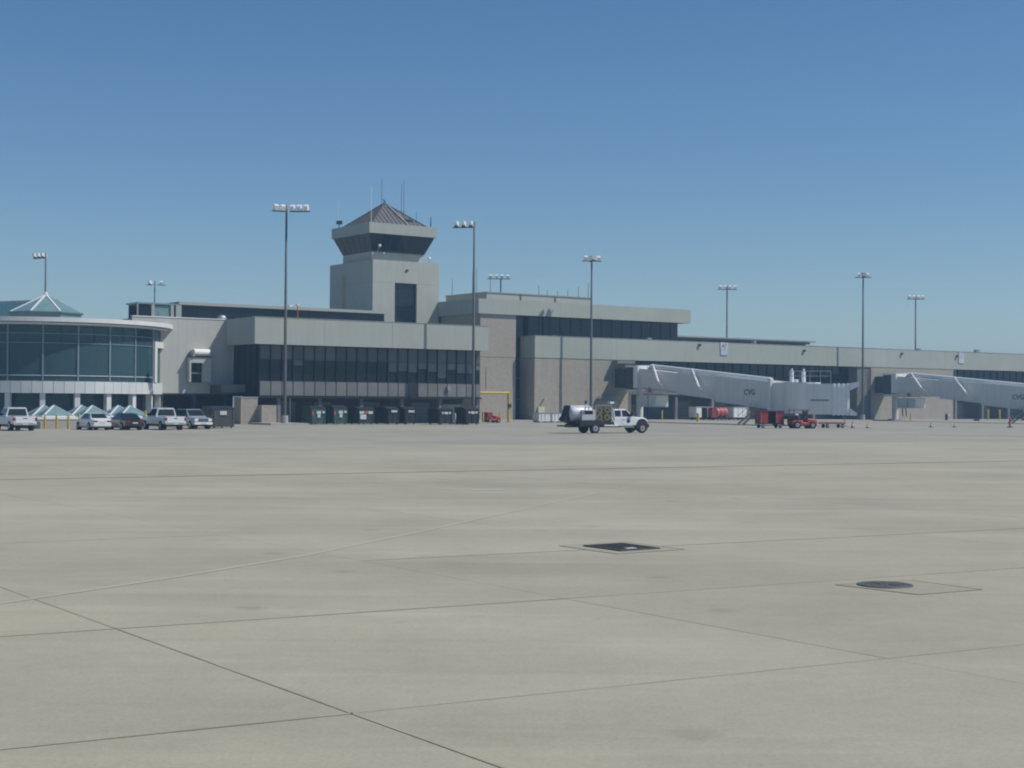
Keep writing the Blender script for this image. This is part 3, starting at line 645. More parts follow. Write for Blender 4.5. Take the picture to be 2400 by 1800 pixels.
arc('inner_wall', M_INT, P, 7.6, 7.8, 0, 10.2, -80, 90, 24); arc('ground_slab', M_CONC, P, .5, 12.4, 0, .06, -90, 90, 30)
for q in (-38, -20, 4, 27, 44): arc('interior_partition', M_INT, P, 8.0, 11.6, 4.5, 7.4, q, q+1.2, 1)
for q in (-45, -30, -12, 8, 22, 37, 52): arc('interior_fitting', M_SPAN, P, 10.2, 11.4, 4.5, 5.5+(q % 5)*.1, q, q+5, 2)
# roof lantern
Lc = MB().lathe([(4.05, 11.1), (4.05, 12.0), (4.3, 12.02), (4.3, 12.12), (4.05, 12.14)], 8, 22.5, 382.5).build('lantern_curb', M_SGLASS, P)
ov = [(4.0*math.sin(R(22.5+45*k)), -4.0*math.cos(R(22.5+45*k)), 12.14) for k in range(8)]
for k in range(8):
    MB().add([ov[k], ov[(k+1) % 8], (0, 0, 14.15)], [(0,1,2)]).build('lantern_pane', M_SGLASS, P)
    MB().bar(ov[k], (0, 0, 14.18), .16, .12).build('lantern_rib', M_WHITE, P)
MB().ball((0, 0, 14.25), .2).build('lantern_finial', M_WHITE, P)

# ridge of a lower glass roof left of the lantern
t = thing('glass_roof_wing', 'low sloping glass roof rising behind the left of the pavilion lantern', 'roof', (-66, 172, 0), PA)
MB().hexa([(-16, -6, 11.0), (13.5, -6, 11.0), (13.5, 6, 11.0), (-16, 6, 11.0)], [(-16, -.1, 12.4), (13.0, -.1, 14.3), (13.0, .1, 14.3), (-16, .1, 12.4)]).build('glazing', M_TGLASS, t)
MB().bar((-16, 0, 12.45), (13, 0, 14.35), .1, .1).build('ridge', M_STEEL, t)
MB().box(-16, 13.4, -5.9, 5.9, 0, 10.98).build('wall', M_INT, t)

# ---------------- low glass pyramids before the pavilion
PB = (-40.7, 132.0)
def along(L, d=0.0): return (PB[0] + CA*L - SA*d, PB[1] + SA*L + CA*d)
x, y = along(5.0, 3.1)
t = thing('skylight_plinth', 'low grey plinth wall with a white trim under the glass pyramids', 'plinth', (x, y, 0), ANG)
bx('wall', M_CONC, t, -6.2, 6.6, -3.2, 3.4, 0, .82); bx('trim', M_WHITE, t, -6.25, 6.65, -3.25, 3.45, .82, 1.02)
names = {(0,0): 'leftmost', (1,0): 'middle', (2,0): 'rightmost'}
pyr = None
for r_ in (1, 0):
    for k in range(3):
        x, y = along(.72 + k*3.52, 1.55 + r_*2.95)
        lab = 'low glass pyramid with white edges, %s of the %s row on the plinth' % (('leftmost', 'middle', 'rightmost')[k], ('front', 'back')[r_])
        if pyr is None:
            pyr = thing('glass_pyramid', lab, 'skylight', (x, y, 1.02), ANG, 'glass pyramids before the pavilion')
            q = [(-1.42,-1.38,.06),(1.42,-1.38,.06),(1.42,1.38,.06),(-1.42,1.38,.06)]
            for i in range(4):
                MB().add([q[i], q[(i+1) % 4], (0, 0, 1.0)], [(0,1,2)]).build('pane', M_SGLASS, pyr); MB().bar(q[i], (0, 0, 1.03), .11, .09).build('edge_rib', M_WHITE, pyr)
                MB().bar(q[i], q[(i+1) % 4], .1, .1).build('base_frame', M_WHITE, pyr)
        else:
            o = copy_tree(pyr); o.location = (x, y, 1.02); o['label'] = lab
# ================================================================== LIGHT POLES
def light_pole(xy, h, label, bars, z0=0.0, r=.2):
    """bars: list of (angle deg, start, end, n lamps) - cross bars near the top, lamps along each"""
    t = thing('light_pole', label, 'light pole', (*xy, z0), 0, 'tall apron light poles')
    h += .5
    MB().lathe([(.38, 0), (.38, .75), (.34, .8), (.001, .8)], 14).build('footing', M_CONC, t)
    MB().lathe([(r, .8), (r*.55, h-.1), (.001, h)], 12).build('shaft', M_POLE, t, True)
    for ang, s0, s1, n in bars:
        ca, sa = math.cos(R(ang)), math.sin(R(ang)); zb = h-.75
        MB().bar((ca*s0, sa*s0, zb), (ca*s1, sa*s1, zb), .1, .12).build('cross_bar', M_POLE, t)
        for k in range(n):
            s = s0 + (s1-s0)*((k+.5)/n) if n > 1 else (s0+s1)/2
            L_ = thing_part = None
            fx, fy = (sa, -ca)                             # lamps face off the bar
            cx, cy, cz = ca*s + fx*.12, sa*s + fy*.12, zb+.42
            a_ = Vector((ca, sa, 0)); f_ = Vector((fx, fy, -.25)).normalized(); up = a_.cross(f_)*-1
            if up.z < 0: up = -up
            C = Vector((cx, cy, cz))
            ring = lambda d, wa, wb, o: [C + f_*d + a_*i*wa + up*(j*wb+o) for i, j in ((-1,-1),(1,-1),(1,1),(-1,1))]
            hd = MB().loft([ring(-.5, .14, .16, .02), ring(-.26, .22, .27, .02), ring(.26, .25, .29, 0), ring(.5, .21, .24, -.06)]).build('lamp_head', M_LAMP, t)
            MB().loft([[C + f_*d + a_*i*.21 + up*(-.295-.02*q) for i, d in ((-1,-.24),(1,-.24),(1,.42),(-1,.42))] for q in (0, 2)]).build('lens', M_LAMPD, hd)
            MB().tube((ca*s, sa*s, zb), (cx, cy, cz-.2), .05, n=6).build('yoke', M_POLE, hd)
    return t
def uvp(u, v): return W(u, v)[:2]
light_pole((-24.51, 161.2), 23.1, 'tall light pole standing before the left half of the gate building fascia', [(25, -1.6, -.1, 2), (-6, .35, 2.6, 3)], .2, .19)
light_pole(uvp(97.4, 147.1), 23.3, 'tall light pole rising from behind the dumpsters near the yellow pipe frame', [(172, .0, 2.6, 3)], .2, .19)
light_pole(uvp(129.9, 166.1), 22.7, 'tall light pole behind the service truck with a compact lamp cluster', [(ANG*57.3-25, -1.4, 1.4, 3), (ANG*57.3+65, -1.2, 1.2, 2)], .15)
light_pole(uvp(186.0, 166.2), 23.4, 'tall light pole between the two jet bridges', [(75, -1.2, 1.2, 3), (-10, -1.3, 1.3, 2)], .15)
light_pole((38.4, 267.2), 23.3, 'light pole with four bright lamps behind the concourse above the A7 sign', [(5, -1.75, 1.75, 4)])
light_pole((77.9, 288.4), 23.3, 'light pole with four bright lamps behind the concourse, nearest the right edge', [(5, -1.75, 1.75, 4)])
light_pole((-1.98, 247.7), 23.3, 'light pole with four bright lamps behind the tall terminal block', [(5, -2.2, 1.6, 4)])
light_pole((-67.7, 216.2), 23.3, 'light pole rising behind the lantern of the glass pavilion', [(150, .2, 2.6, 3)])
light_pole((-63.7, 265.6), 23.3, 'light pole rising behind the rooftop glass box', [(20, .3, 1.9, 1), (165, .3, 1.7, 1)])

# ================================================================== JET BRIDGES
def jet_bridge(xy, z_off, label, lg='CVG'):
    t = thing('jet_bridge', label, 'jet bridge', (*xy, 0), R(-62.3), 'jet bridges')
    sl = -.08
    def tun(name, s0, s1, hw, zb, zt):
        o = MB().loft([[(s, -hw, zb+sl*s+z_off), (s, hw, zb+sl*s+z_off), (s, hw, zt+sl*s+z_off), (s, -hw, zt+sl*s+z_off)] for s in (s0, s1)]).build(name, M_JET, t)
        for side in (-1, 1):
            MB().bar((s0, side*(hw+.03), zb+.08+sl*s0+z_off), (s1, side*(hw+.03), zb+.08+sl*s1+z_off), .08, .16).build('bottom_rail', M_JET, o)
            MB().bar((s0, side*(hw-.05), zt+.06+sl*s0+z_off), (s1, side*(hw-.05), zt+.06+sl*s1+z_off), .14, .1).build('roof_rail', M_WHITE, o)
        MB().box(s0-.01, s0+.2, -hw-.05, hw+.05, zb+sl*s0+z_off-.04, zt+sl*s0+z_off+.05).build('end_frame', M_JET, o)
        return o
    tun('tunnel_section', 0, 11.5, 1.35, 4.95, 7.45); tun('tunnel_section', 10.6, 20.5, 1.5, 4.72, 7.58); C = tun('tunnel_section', 19.6, 31.2, 1.66, 4.45, 7.73)
    zc = sl*31+z_off
    text('lettering', lg, 1.0, M_CVG, t, (26.9, -1.685, 4.05+z_off+2.03-2.03), (R(90), R(-sl*57.3)*0, 0), sx=1.15)
    # rotunda
    MB().lathe([(1.95, 4.5+z_off), (1.95, 7.8+z_off)], 20, cx=-1.2).build('rotunda_curtain', M_JETD, t)
    MB().lathe([(.001, 7.95+z_off), (2.15, 7.95+z_off), (2.15, 7.7+z_off), (.001, 7.68+z_off)], 20, cx=-1.2).build('rotunda_roof', M_WHITE, t)
    MB().lathe([(2.05, 4.2+z_off), (2.05, 4.55+z_off)], 20, cx=-1.2).build('rotunda_floor', M_JET, t)
    MB().lathe([(.5, 0), (.5, 4.3+z_off)], 16, cx=-1.2).build('support_column', M_JET, t)
    MB().box(-2.0, -.4, -.8, .8, 0, .3).build('column_footing', M_CONC, t)
    MB().box(-8.5, -2.6, -1.3, 1.3, 4.8+z_off, 7.5+z_off).build('fixed_link', M_JETD, t)
    MB().box(-.2, .9, -1.75, 1.75, 4.7+z_off, 7.9+z_off).build('portal_frame', M_WHITE, t)
    # cable beam along the roof and braces, rounded and splayed to catch sun
    MB().tube((3.0, -.7, 7.95+sl*3+z_off), (30.0, -.7, 7.95+sl*30+z_off), .36, .36, 16).build('roof_pipe', M_WHITE, t)
    MB().tube((2.3, -.7, 7.2+z_off), (3.05, -.7, 7.75+z_off), .36, .36, 12).build('pipe_elbow', M_WHITE, t)
    for s in (3.4, 13.0):
        MB().tube((s, -.8, 8.2+sl*s+z_off), (s+4.6, -2.9, 5.75+sl*s+z_off), .17, .17, 8).build('brace', M_WHITE, t)
        MB().tube((s+4.6, -2.9, 5.75+sl*s+z_off), (s+5.6, -1.5, 4.5+sl*s+z_off), .05, .05, 6).build('brace_stay', M_JET, t)
    # drive columns
    for y in (-1.95, 1.95):
        MB().box(31.2, 31.75, y-.22, y+.22, .9, 5.7).build('drive_column', M_JET, t)
    for y in (-.9, .9):
        jp = MB().tube((34.3, y, 5.2), (34.3, y, 6.6), .26, .22, 12).build('roof_post', M_ACC, t)
        MB().tube((34.3, y, 6.6), (34.3, y, 6.95), .15, .1, 10).build('post_cap', M_WHITE, jp)
    MB().box(30.9, 32.1, -2.2, 2.2, .75, 1.15).build('bogie', M_JETD, t)
    for y in (-1.2, 1.2):
        MB().tube((31.5, y-.2, .5), (31.5, y+.2, .5), .5, .5, 16).build('bogie_wheel', M_TYRE, t)
    # cab, swivelled towards the aircraft stand
    MB().box(31.3, 35.0, -1.75, 1.75, 1.75, 5.25).build('cab_tunnel', M_JET, t)
    PX, CT = 35.2, R(50); cc, ss = math.cos(CT), math.sin(CT)
    def q3(x, y, z): return (PX + cc*x - ss*y, ss*x + cc*y, z)
    def cbox(name, m, x0, x1, y0, y1, z0, z1, parent=t): return MB().hexa([q3(x0,y0,z0), q3(x1,y0,z0), q3(x1,y1,z0), q3(x0,y1,z0)], [q3(x0,y0,z1), q3(x1,y0,z1), q3(x1,y1,z1), q3(x0,y1,z1)]).build(name, m, parent)
    MB().lathe([(.001, 5.27), (2.2, 5.25), (2.2, 1.5), (.001, 1.45)], 22, cx=PX).build('cab_rotunda', M_JET, t)
    cb = cbox('cab_body', M_JET, .6, 3.5, -2.15, 2.15, 1.42, 5.1)
    cbox('cab_panel', M_UPANEL, 1.0, 3.2, -2.18, -2.152, 3.05, 3.18, cb); cbox('cab_lower_panel', M_JET, .9, 3.3, -2.2, -2.152, 1.5, 2.95, cb)
    ac = []
    for k in range(9):
        x = 3.5 + k*.26; e = .12 if k % 2 else 0; x += 0
        ac.append([q3(x, y*(2.1+e), z) for y, z in ((-1, 1.4-e), (1, 1.4-e), (1, 5.05+e), (-1, 5.05+e))])
    MB().loft(ac).build('canopy_bellows', M_ACC, t)
    MB().loft([[q3(x, y*2.25, z) for y, z in ((-1, a), (1, a), (1, b), (-1, b))] for x, a, b in ((5.59, 4.3, 5.15), (6.7, 4.85, 5.35))]).build('canopy_hood', M_ACC, t)
    MB().loft([[q3(x, y*2.25, z) for y, z in ((-1, a), (1, a), (1, b), (-1, b))] for x, a, b in ((5.59, 1.3, 2.2), (6.45, 1.3, 1.6))]).build('canopy_bumper', M_ACC, t)
    cbox('cab_opening', M_JETD, 5.585, 5.66, -1.9, 1.9, 1.75, 4.6)
    rail = MB()
    for z in (6.0, 6.6): rail.tube(q3(-1.5, -1.6, z), q3(3.4, -1.6, z), .035, .035, 6)
    for k in range(5): rail.tube(q3(-1.5+k*1.22, -1.6, 5.2), q3(-1.5+k*1.22, -1.6, 6.6), .03, .03, 6)
    rail.build('roof_railing', M_STEEL, t)
    # service stair beside the cab
    for k in range(7): MB().box(28.6-k*.38, 28.98-k*.38, -2.8, -1.95, 1.75-k*.26, 1.8-k*.26).build('stair_tread', M_STEEL, t)
    for y in (-2.8, -1.95): MB().bar((28.98, y, 1.72), (26.0, y, .05), .05, .22).build('stair_stringer', M_STEEL, t); MB().tube((28.9, y, 2.75), (26.0, y, 1.05), .03, .03, 6).build('stair_rail', M_STEEL, t)
    # hung equipment under the rotunda end
    u_ = MB().box(1.2, 5.2, -1.7, .6, 2.1, 3.75).build('air_unit', M_PWHITE, t)
    MB().box(3.55, 3.62, -1.73, -1.7, 2.15, 3.7).build('panel_joint', M_MULL, u_); MB().box(5.2, 5.26, -1.5, .4, 2.3, 3.6).build('louvre', M_WHITE, u_)
    for s in (1.5, 4.9): MB().box(s-.06, s+.06, -.6, -.48, 3.75, 4.6+z_off).build('hanger', M_STEEL, u_)
    for s in (1.6, 2.4): MB().tube((s, -1.0, 2.1), (s+.15, -1.0, .7), .1, .07, 8).build('hose', M_DARK, u_)
    MB().loft([[(s, y, z) for y, z in ((-1.2, z0), (1.2, z0), (1.2, z1), (-1.2, z1))] for s, z0, z1 in ((.3, 3.9, 4.85), (9.5, 3.95, 4.1))]).build('underside_duct', M_JET, t)
    MB().tube((3.6, -1.5, 4.75+z_off), (3.6, -1.5, 4.1+z_off), .16, .2, 10).build('warning_beacon', M_ORG, t)
    MB().box(1.6, 2.6, -1.5, -1.2, 4.2+z_off, 4.6+z_off).build('floodlight', M_WHITE, t)
    return t
jet_bridge((18.8, 212.0), 0.0, 'grey jet bridge sloping down to its cab at centre right, lettered CVG')
jet_bridge((63.7, 245.0), -.2, 'grey jet bridge leaving the frame at the right edge')
# ================================================================== VEHICLES
def sec(x, hb, ht, z0, z1, b=.07):
    """bevelled section of a car body across y"""
    return [(x, -hb+b, z0), (x, hb-b, z0), (x, hb, z0+b), (x, ht, z1-b), (x, ht-b, z1), (x, -ht+b, z1), (x, -ht, z1-b), (x, -hb, z0+b)]
def wheel(root, x, y, r, wd, side, rim=M_RIM):
    o = MB().loft([[(x+q*math.cos(2*math.pi*i/20), yy, r+q*math.sin(2*math.pi*i/20)) for i in range(20)] for yy, q in ((y-wd/2, r*.9), (y-wd/2+.03, r), (y+wd/2-.03, r), (y+wd/2, r*.9))]).build('wheel', M_TYRE, root)
    yo = y+side*(wd/2+.004)
    MB().loft([[(x+q*math.cos(2*math.pi*i/16), yy, r+q*math.sin(2*math.pi*i/16)) for i in range(16)] for yy, q in ((yo-side*.03, r*.62), (yo+side*.005, r*.58))]).build('rim', rim, o)
    MB().tube((x, yo, r), (x, yo+side*.03, r), r*.2, r*.14, 8).build('hub', M_DARK, o)
def arch(body, x, y, r, side):
    MB().tube((x, y-side*.25, r), (x, y+side*.008, r), r+.07, r+.07, 20).build('wheel_arch', M_DARK, body)
def glass(root, name, pts, off=(0, 0, 0), th=.015):
    p = [Vector(q) for q in pts]; n = (p[1]-p[0]).cross(p[2]-p[0]).normalized()
    return MB().hexa([q+n*th for q in p], [q-n*th for q in p]).build(name, M_CGLASS, root)
def place(root, X, Y, heading): root.location = (X, Y, .012); root.rotation_euler = (0, 0, heading)
HD = ANG + R(90)                                           # nose towards the pavilion

def pickup(label, paint, X, Y, hd):
    t = thing('pickup_truck', label, 'pickup truck', group='parked cars before the pavilion'); place(t, X, Y, hd)
    b = MB().loft([sec(-2.85, .90, .93, .62, 1.12), sec(-2.8, .95, .97, .52, 1.16), sec(-.75, .97, .97, .45, 1.16)]).build('bed', paint, t)
    MB().box(-2.7, -.85, -.8, .8, 1.161, 1.166).build('bed_liner', M_DARK, b)
    body = MB().loft([sec(-.74, .97, .97, .45, 1.17), sec(.9, .97, .96, .45, 1.17), sec(1.3, .97, .94, .45, 1.16), sec(2.6, .95, .86, .45, 1.06), sec(2.85, .88, .8, .5, .95)]).build('body', paint, t)
    MB().loft([sec(-.72, .93, .76, 1.15, 1.86, .05), sec(-.55, .93, .76, 1.15, 1.9, .05), sec(.55, .93, .76, 1.15, 1.9, .05), sec(1.25, .93, .88, 1.13, 1.2, .03)]).build('cab', paint, t)
    glass(t, 'rear_window', [(-.745, -.78, 1.24), (-.745, .78, 1.24), (-.735, .66, 1.78), (-.735, -.66, 1.78)])
    glass(t, 'windscreen', [(1.2, -.8, 1.26), (1.2, .8, 1.26), (.66, .66, 1.84), (.66, -.66, 1.84)])
    for s in (-1, 1):
        glass(t, 'side_window', [(-.55, s*.915, 1.24), (.25, s*.915, 1.24), (.25, s*.80, 1.8), (-.55, s*.80, 1.8)]); glass(t, 'side_window', [(.32, s*.915, 1.24), (1.0, s*.915, 1.24), (.5, s*.80, 1.8), (.32, s*.80, 1.8)])
        MB().box(.75, .95, s*1.02-.1, s*1.02+.1, 1.2, 1.42).build('mirror', M_DARK, t)
        MB().box(-2.87, -2.78, s*.9-.09, s*.9+.09, .82, 1.1).build('tail_light', M_TAIL, t)
        MB().box(2.72, 2.87, s*.68-.16, s*.68+.16, .78, .95).build('headlight', M_WHITE, t)
        for x in (-1.75, 1.85): arch(body, x, s*.955, .37, s); wheel(t, x, s*.86, .38, .25, s)
    MB().box(-2.89, -2.84, -.76, .76, .66, 1.13).build('tailgate', paint, t)
    MB().box(-2.905, -2.89, -.16, .16, .98, 1.04).build('tailgate_handle', M_DARK, t)
    MB().box(-3.0, -2.84, -.93, .93, .47, .6).build('rear_bumper', M_CHROME, t)
    MB().box(-3.012, -3.0, -.2, .2, .5, .6).build('number_plate', M_LBL, t)
    MB().box(2.84, 2.98, -.9, .9, .42, .62).build('front_bumper', M_DARK, t)
    MB().box(-2.6, 2.6, -.7, .7, .3, .46).build('underbody', M_DARK, t)
    return t
def sedan(label, paint, X, Y, hd):
    t = thing('sedan_car', label, 'car', group='parked cars before the pavilion'); place(t, X, Y, hd)
    body = MB().loft([sec(-2.3, .72, .70, .42, .84), sec(-2.15, .84, .80, .28, .92), sec(-1.2, .89, .84, .22, .95), sec(.8, .89, .85, .22, .93), sec(1.7, .87, .78, .24, .80), sec(2.2, .76, .66, .28, .66), sec(2.3, .66, .58, .34, .56)]).build('body', paint, t)
    MB().loft([sec(-1.75, .80, .76, .90, .95, .02), sec(-1.0, .83, .62, .9, 1.40, .05), sec(-.2, .83, .62, .9, 1.45, .05), sec(.35, .83, .62, .9, 1.42, .05), sec(1.25, .82, .76, .88, .92, .02)]).build('cabin', paint, t)
    glass(t, 'rear_window', [(-1.66, -.68, 1.0), (-1.66, .68, 1.0), (-1.07, .56, 1.38), (-1.07, -.56, 1.38)]); glass(t, 'windscreen', [(1.12, -.7, .99), (1.12, .7, .99), (.42, .56, 1.39), (.42, -.56, 1.39)])
    for s in (-1, 1):
        glass(t, 'side_window', [(-1.1, s*.825, .96), (-.25, s*.825, .96), (-.25, s*.67, 1.38), (-.9, s*.67, 1.36)]); glass(t, 'side_window', [(-.18, s*.825, .96), (.85, s*.825, .96), (.3, s*.67, 1.37), (-.18, s*.67, 1.38)])
        MB().box(-2.31, -2.2, s*.58-.16, s*.58+.16, .68, .82).build('tail_light', M_TAIL, t); MB().box(2.1, 2.28, s*.5-.16, s*.5+.16, .5, .62).build('headlight', M_WHITE, t)
        MB().box(.6, .8, s*.95-.1, s*.95+.1, .95, 1.08).build('mirror', paint, t)
        for x in (-1.35, 1.4): arch(body, x, s*.872, .30, s); wheel(t, x, s*.80, .315, .2, s)
    MB().box(-2.36, -2.24, -.76, .76, .36, .54).build('rear_bumper', paint, t); MB().box(-2.37, -2.36, -.24, .24, .56, .67).build('number_plate', M_LBL, t)
    MB().box(-1.9, 1.9, -.65, .65, .16, .24).build('underbody', M_DARK, t)
    return t
def suv(label, paint, X, Y, hd):
    t = thing('suv_car', label, 'car', group='parked cars before the pavilion'); place(t, X, Y, hd)
    body = MB().loft([sec(-2.3, .85, .82, .45, 1.05), sec(-2.2, .91, .89, .38, 1.1), sec(.8, .93, .91, .36, 1.1), sec(1.1, .93, .89, .36, 1.08), sec(2.15, .91, .80, .36, 1.0), sec(2.32, .86, .74, .42, .9)]).build('body', paint, t)
    MB().loft([sec(-2.22, .88, .70, 1.08, 1.72, .05), sec(-1.9, .88, .72, 1.08, 1.77, .05), sec(.1, .88, .72, 1.08, 1.77, .05), sec(1.0, .88, .82, 1.06, 1.12, .03)]).build('cabin', paint, t)
    glass(t, 'windscreen', [(.93, -.76, 1.17), (.93, .76, 1.17), (.22, .64, 1.71), (.22, -.64, 1.71)]); glass(t, 'rear_window', [(-2.24, -.7, 1.18), (-2.24, .7, 1.18), (-2.235, .6, 1.65), (-2.235, -.6, 1.65)])
    for s in (-1, 1):
        for a, b_ in ((-2.0, -1.2), (-1.12, -.3), (-.22, .62)):
            k = .3 if b_ > .5 else 0; glass(t, 'side_window', [(a, s*.87, 1.16), (b_, s*.87, 1.16), (b_-k*1.3, s*.755, 1.69), (a, s*.755, 1.69)])
        MB().box(.5, .7, s*.98-.1, s*.98+.1, 1.14, 1.32).build('mirror', M_DARK, t); MB().box(2.16, 2.34, s*.66-.17, s*.66+.17, .74, .92).build('headlight', M_WHITE, t)
        MB().bar((-1.8, s*.66, 1.81), (0, s*.66, 1.81), .05, .05).build('roof_rail', M_DARK, t)
        MB().box(-2.33, -2.22, s*.76-.1, s*.76+.1, .8, 1.08).build('tail_light', M_TAIL, t)
        for x in (-1.4, 1.45): arch(body, x, s*.91, .35, s); wheel(t, x, s*.82, .36, .23, s)
    MB().box(2.3, 2.36, -.46, .46, .7, .94).build('grille', M_DARK, t); MB().box(2.345, 2.37, -.44, .44, .80, .84).build('grille_bar', M_CHROME, t)
    MB().box(2.24, 2.44, -.86, .86, .42, .6).build('front_bumper', M_WHITE, t); MB().box(2.44, 2.45, -.24, .24, .46, .57).build('number_plate', M_LBL, t)
    MB().box(-2, 2, -.65, .65, .26, .37).build('underbody', M_DARK, t)
    return t
def from_rear(u, v, back):                                 # vehicle centre from the middle of its rear axle
    x, y, _ = W(u, v); return x - SA*back*1, y + CA*back
x, y = from_rear(37.35, 123.6, 1.75); pickup('white pickup truck parked at the left edge of the picture', M_CARW, x, y, HD)
x, y = from_rear(44.25, 124.7, 1.35); sedan('white sedan parked between the yellow posts and the black sedan', M_CARW, x, y, HD)
x, y = from_rear(46.9, 124.1, 1.35); sedan('black sedan parked between the white sedan and the white pickup', M_CARB, x, y, HD)
x, y = from_rear(50.2, 123.4, 1.75); pk = pickup('white pickup truck parked between the black sedan and the SUV', M_CARW, x, y, HD)
MB().tube((-.6, 0, 1.9), (-.6, 0, 2.0), .09, .07, 8).build('beacon', M_ORG, pk)
x, y, _ = W(54.3, 128.2); suv('silver-white SUV facing the camera, rightmost of the parked cars', M_CARS, x, y, HD + math.pi)

# ---------------- service truck
t = thing('service_truck', 'white chassis-cab service truck with steel tank and hose reels crossing the apron', 'truck')
TH = R(28); fx, fy = 11.34, 130.15
t.location = (fx - math.cos(TH)*2.35 - math.sin(TH)*.95*1, fy - math.sin(TH)*2.35 + math.cos(TH)*.95, .012); t.rotation_euler.z = TH
# local: x forward, y left; the near side is y < 0
body = MB().loft([sec(-.45, .96, .96, .62, 1.40), sec(1.3, .97, .96, .62, 1.42), sec(1.65, .98, .94, .66, 1.42), sec(2.6, .98, .88, .74, 1.34), sec(2.88, .96, .84, .74, 1.26), sec(3.0, .92, .82, .78, 1.12)]).build('body', M_CARW, t)
MB().loft([sec(-.45, .94, .80, 1.38, 2.02, .05), sec(-.3, .94, .80, 1.38, 2.08, .05), sec(.75, .94, .80, 1.38, 2.08, .05), sec(1.6, .94, .88, 1.38, 1.46, .03)]).build('cab', M_CARW, t)
glass(t, 'windscreen', [(1.5, -.8, 1.5), (1.5, .8, 1.5), (.87, .68, 2.0), (.87, -.68, 2.0)]); glass(t, 'rear_window', [(-.465, -.7, 1.48), (-.465, .7, 1.48), (-.46, .64, 1.94), (-.46, -.64, 1.94)])
for s in (-1, 1):
    glass(t, 'side_window', [(.36, s*.93, 1.45), (1.3, s*.93, 1.45), (.8, s*.83, 1.98), (.36, s*.83, 1.98)]); glass(t, 'side_window', [(-.38, s*.93, 1.45), (.22, s*.93, 1.45), (.22, s*.83, 1.98), (-.38, s*.83, 1.95)])
    MB().tube((2.35, s*.7, .66), (2.35, s*1.03, .66), .60, .60, 20).build('front_wing', M_DARK, t)
    wheel(t, 2.35, s*.95, .42, .26, s); MB().box(1.1, 1.3, s*1.1-.12, s*1.1+.12, 1.46, 1.8).build('mirror', M_DARK, t)
    wheel(t, -2.45, s*.92, .42, .42, s); MB().box(.1, 1.5, s*1.0-.08, s*1.0+.08, .5, .56).build('side_step', M_CHROME, t)
    MB().box(2.85, 3.02, s*.68-.15, s*.68+.15, .84, 1.02).build('headlight', M_WHITE, t)
    MB().loft([[(x, s*1.02+yy, z) for yy, z in ((-.14, z0), (.14, z0), (.14, z1), (-.14, z1))] for x, z0, z1 in ((-4.0, .5, 1.05), (-3.8, .62, 1.12), (-2.0, .72, 1.14), (-1.6, .52, 1.0))]).build('rear_wing', M_DARK, t)
    MB().bar((-1.65, s*1.0, .68), (-.1, s*1.0, .66), .1, .12).build('side_rail', M_WHITE, t)
    MB().bar((-.75, s*1.0, 1.3), (-.4, s*1.0, .7), .08, .06).build('rail_brace', M_WHITE, t)
MB().box(.3, 1.5, -.985, -.972, .72, 1.28).build('door_panel', M_CARW, body)
em = MB().lathe([(.001, 0), (.19, 0)], 16).build('door_emblem', M_BLUEL, t); em.location = (.95, -.995, 1.06); em.rotation_euler = (R(90), 0, 0)
MB().box(.4, .55, -1.0, -.97, 1.14, 1.19).build('door_handle', M_DARK, t)
MB().box(2.95, 3.1, -.95, .95, .5, .78).build('front_bumper', M_DARK, t); MB().box(2.94, 3.03, -.5, .5, .8, 1.04).build('grille', M_DARK, t)
MB().tube((.2, 0, 2.06), (.2, 0, 2.2), .1, .08, 8).build('beacon', M_ORG, t)
MB().box(-4.6, 2.8, -.45, .45, .5, .78).build('chassis', M_DARK, t); MB().box(-4.4, -.5, -1.0, 1.0, .86, .96).build('deck', M_DARK, t)
# tank, pump cabinet and reels on the deck
MB().loft([[(x, q*.86*math.cos(2*math.pi*i/20), 1.68+q*.72*math.sin(2*math.pi*i/20)) for i in range(20)] for x, q in ((-4.75, .5), (-4.65, .85), (-4.45, 1), (-2.6, 1), (-2.45, .9))]).build('tank', M_TANK, t, True)
cb = MB().box(-3.75, -2.45, -1.05, -.3, 1.0, 2.0).build('pump_cabinet', M_TANKD, t); MB().box(-3.5, -2.7, -1.07, -1.05, 1.65, 1.9).build('control_panel', M_DARK, cb); MB().box(-3.6, -2.6, -1.2, -1.06, 1.96, 2.02).build('cabinet_hood', M_WHITE, cb)
for x in (-3.4, -3.05, -2.7): MB().tube((x, -.95, 2.02), (x, -.95, 2.36), .07, .05, 8).build('valve', M_CHROME, cb)
MB().tube((-3.5, -.95, 2.2), (-2.6, -.95, 2.2), .04, .04, 8).build('pipe', M_CHROME, cb)
for x, z in ((-1.95, 1.38), (-1.2, 1.38), (-1.95, 2.04), (-1.2, 2.04)):
    rl = MB().tube((x, -.92, z), (x, .5, z), .27, .27, 18).build('hose_reel', M_BRASS, t)
    for yy in (-.94, .52): MB().tube((x, yy-.02, z), (x, yy+.02, z), .33, .33, 18).build('reel_flange', M_BRASS, rl)
    MB().tube((x, -.99, z), (x, -.95, z), .09, .09, 8).build('reel_hub', M_DARK, rl)
for x in (-2.34, -.8): MB().bar((x, -.95, .96), (x, -.95, 2.4), .07, .07).build('reel_frame', M_STEEL, t)
MB().bar((-2.34, -.95, 2.4), (-.8, -.95, 2.4), .06, .06).build('reel_frame', M_STEEL, t)
MB().tube((-.66, -.6, .96), (-.66, -.6, 2.62), .05, .05, 8).build('lamp_mast', M_STEEL, t); MB().box(-.82, -.42, -.8, -.4, 2.55, 2.72).build('work_lamp', M_WHITE, t)
MB().tube((-.62, -.85, 1.0), (-.62, -.85, 2.2), .1, .1, 8).build('exhaust_stack', M_CHROME, t)
MB().box(-.75, -.5, -.9, .2, .97, 1.5).build('tool_box', M_TANKD, t)
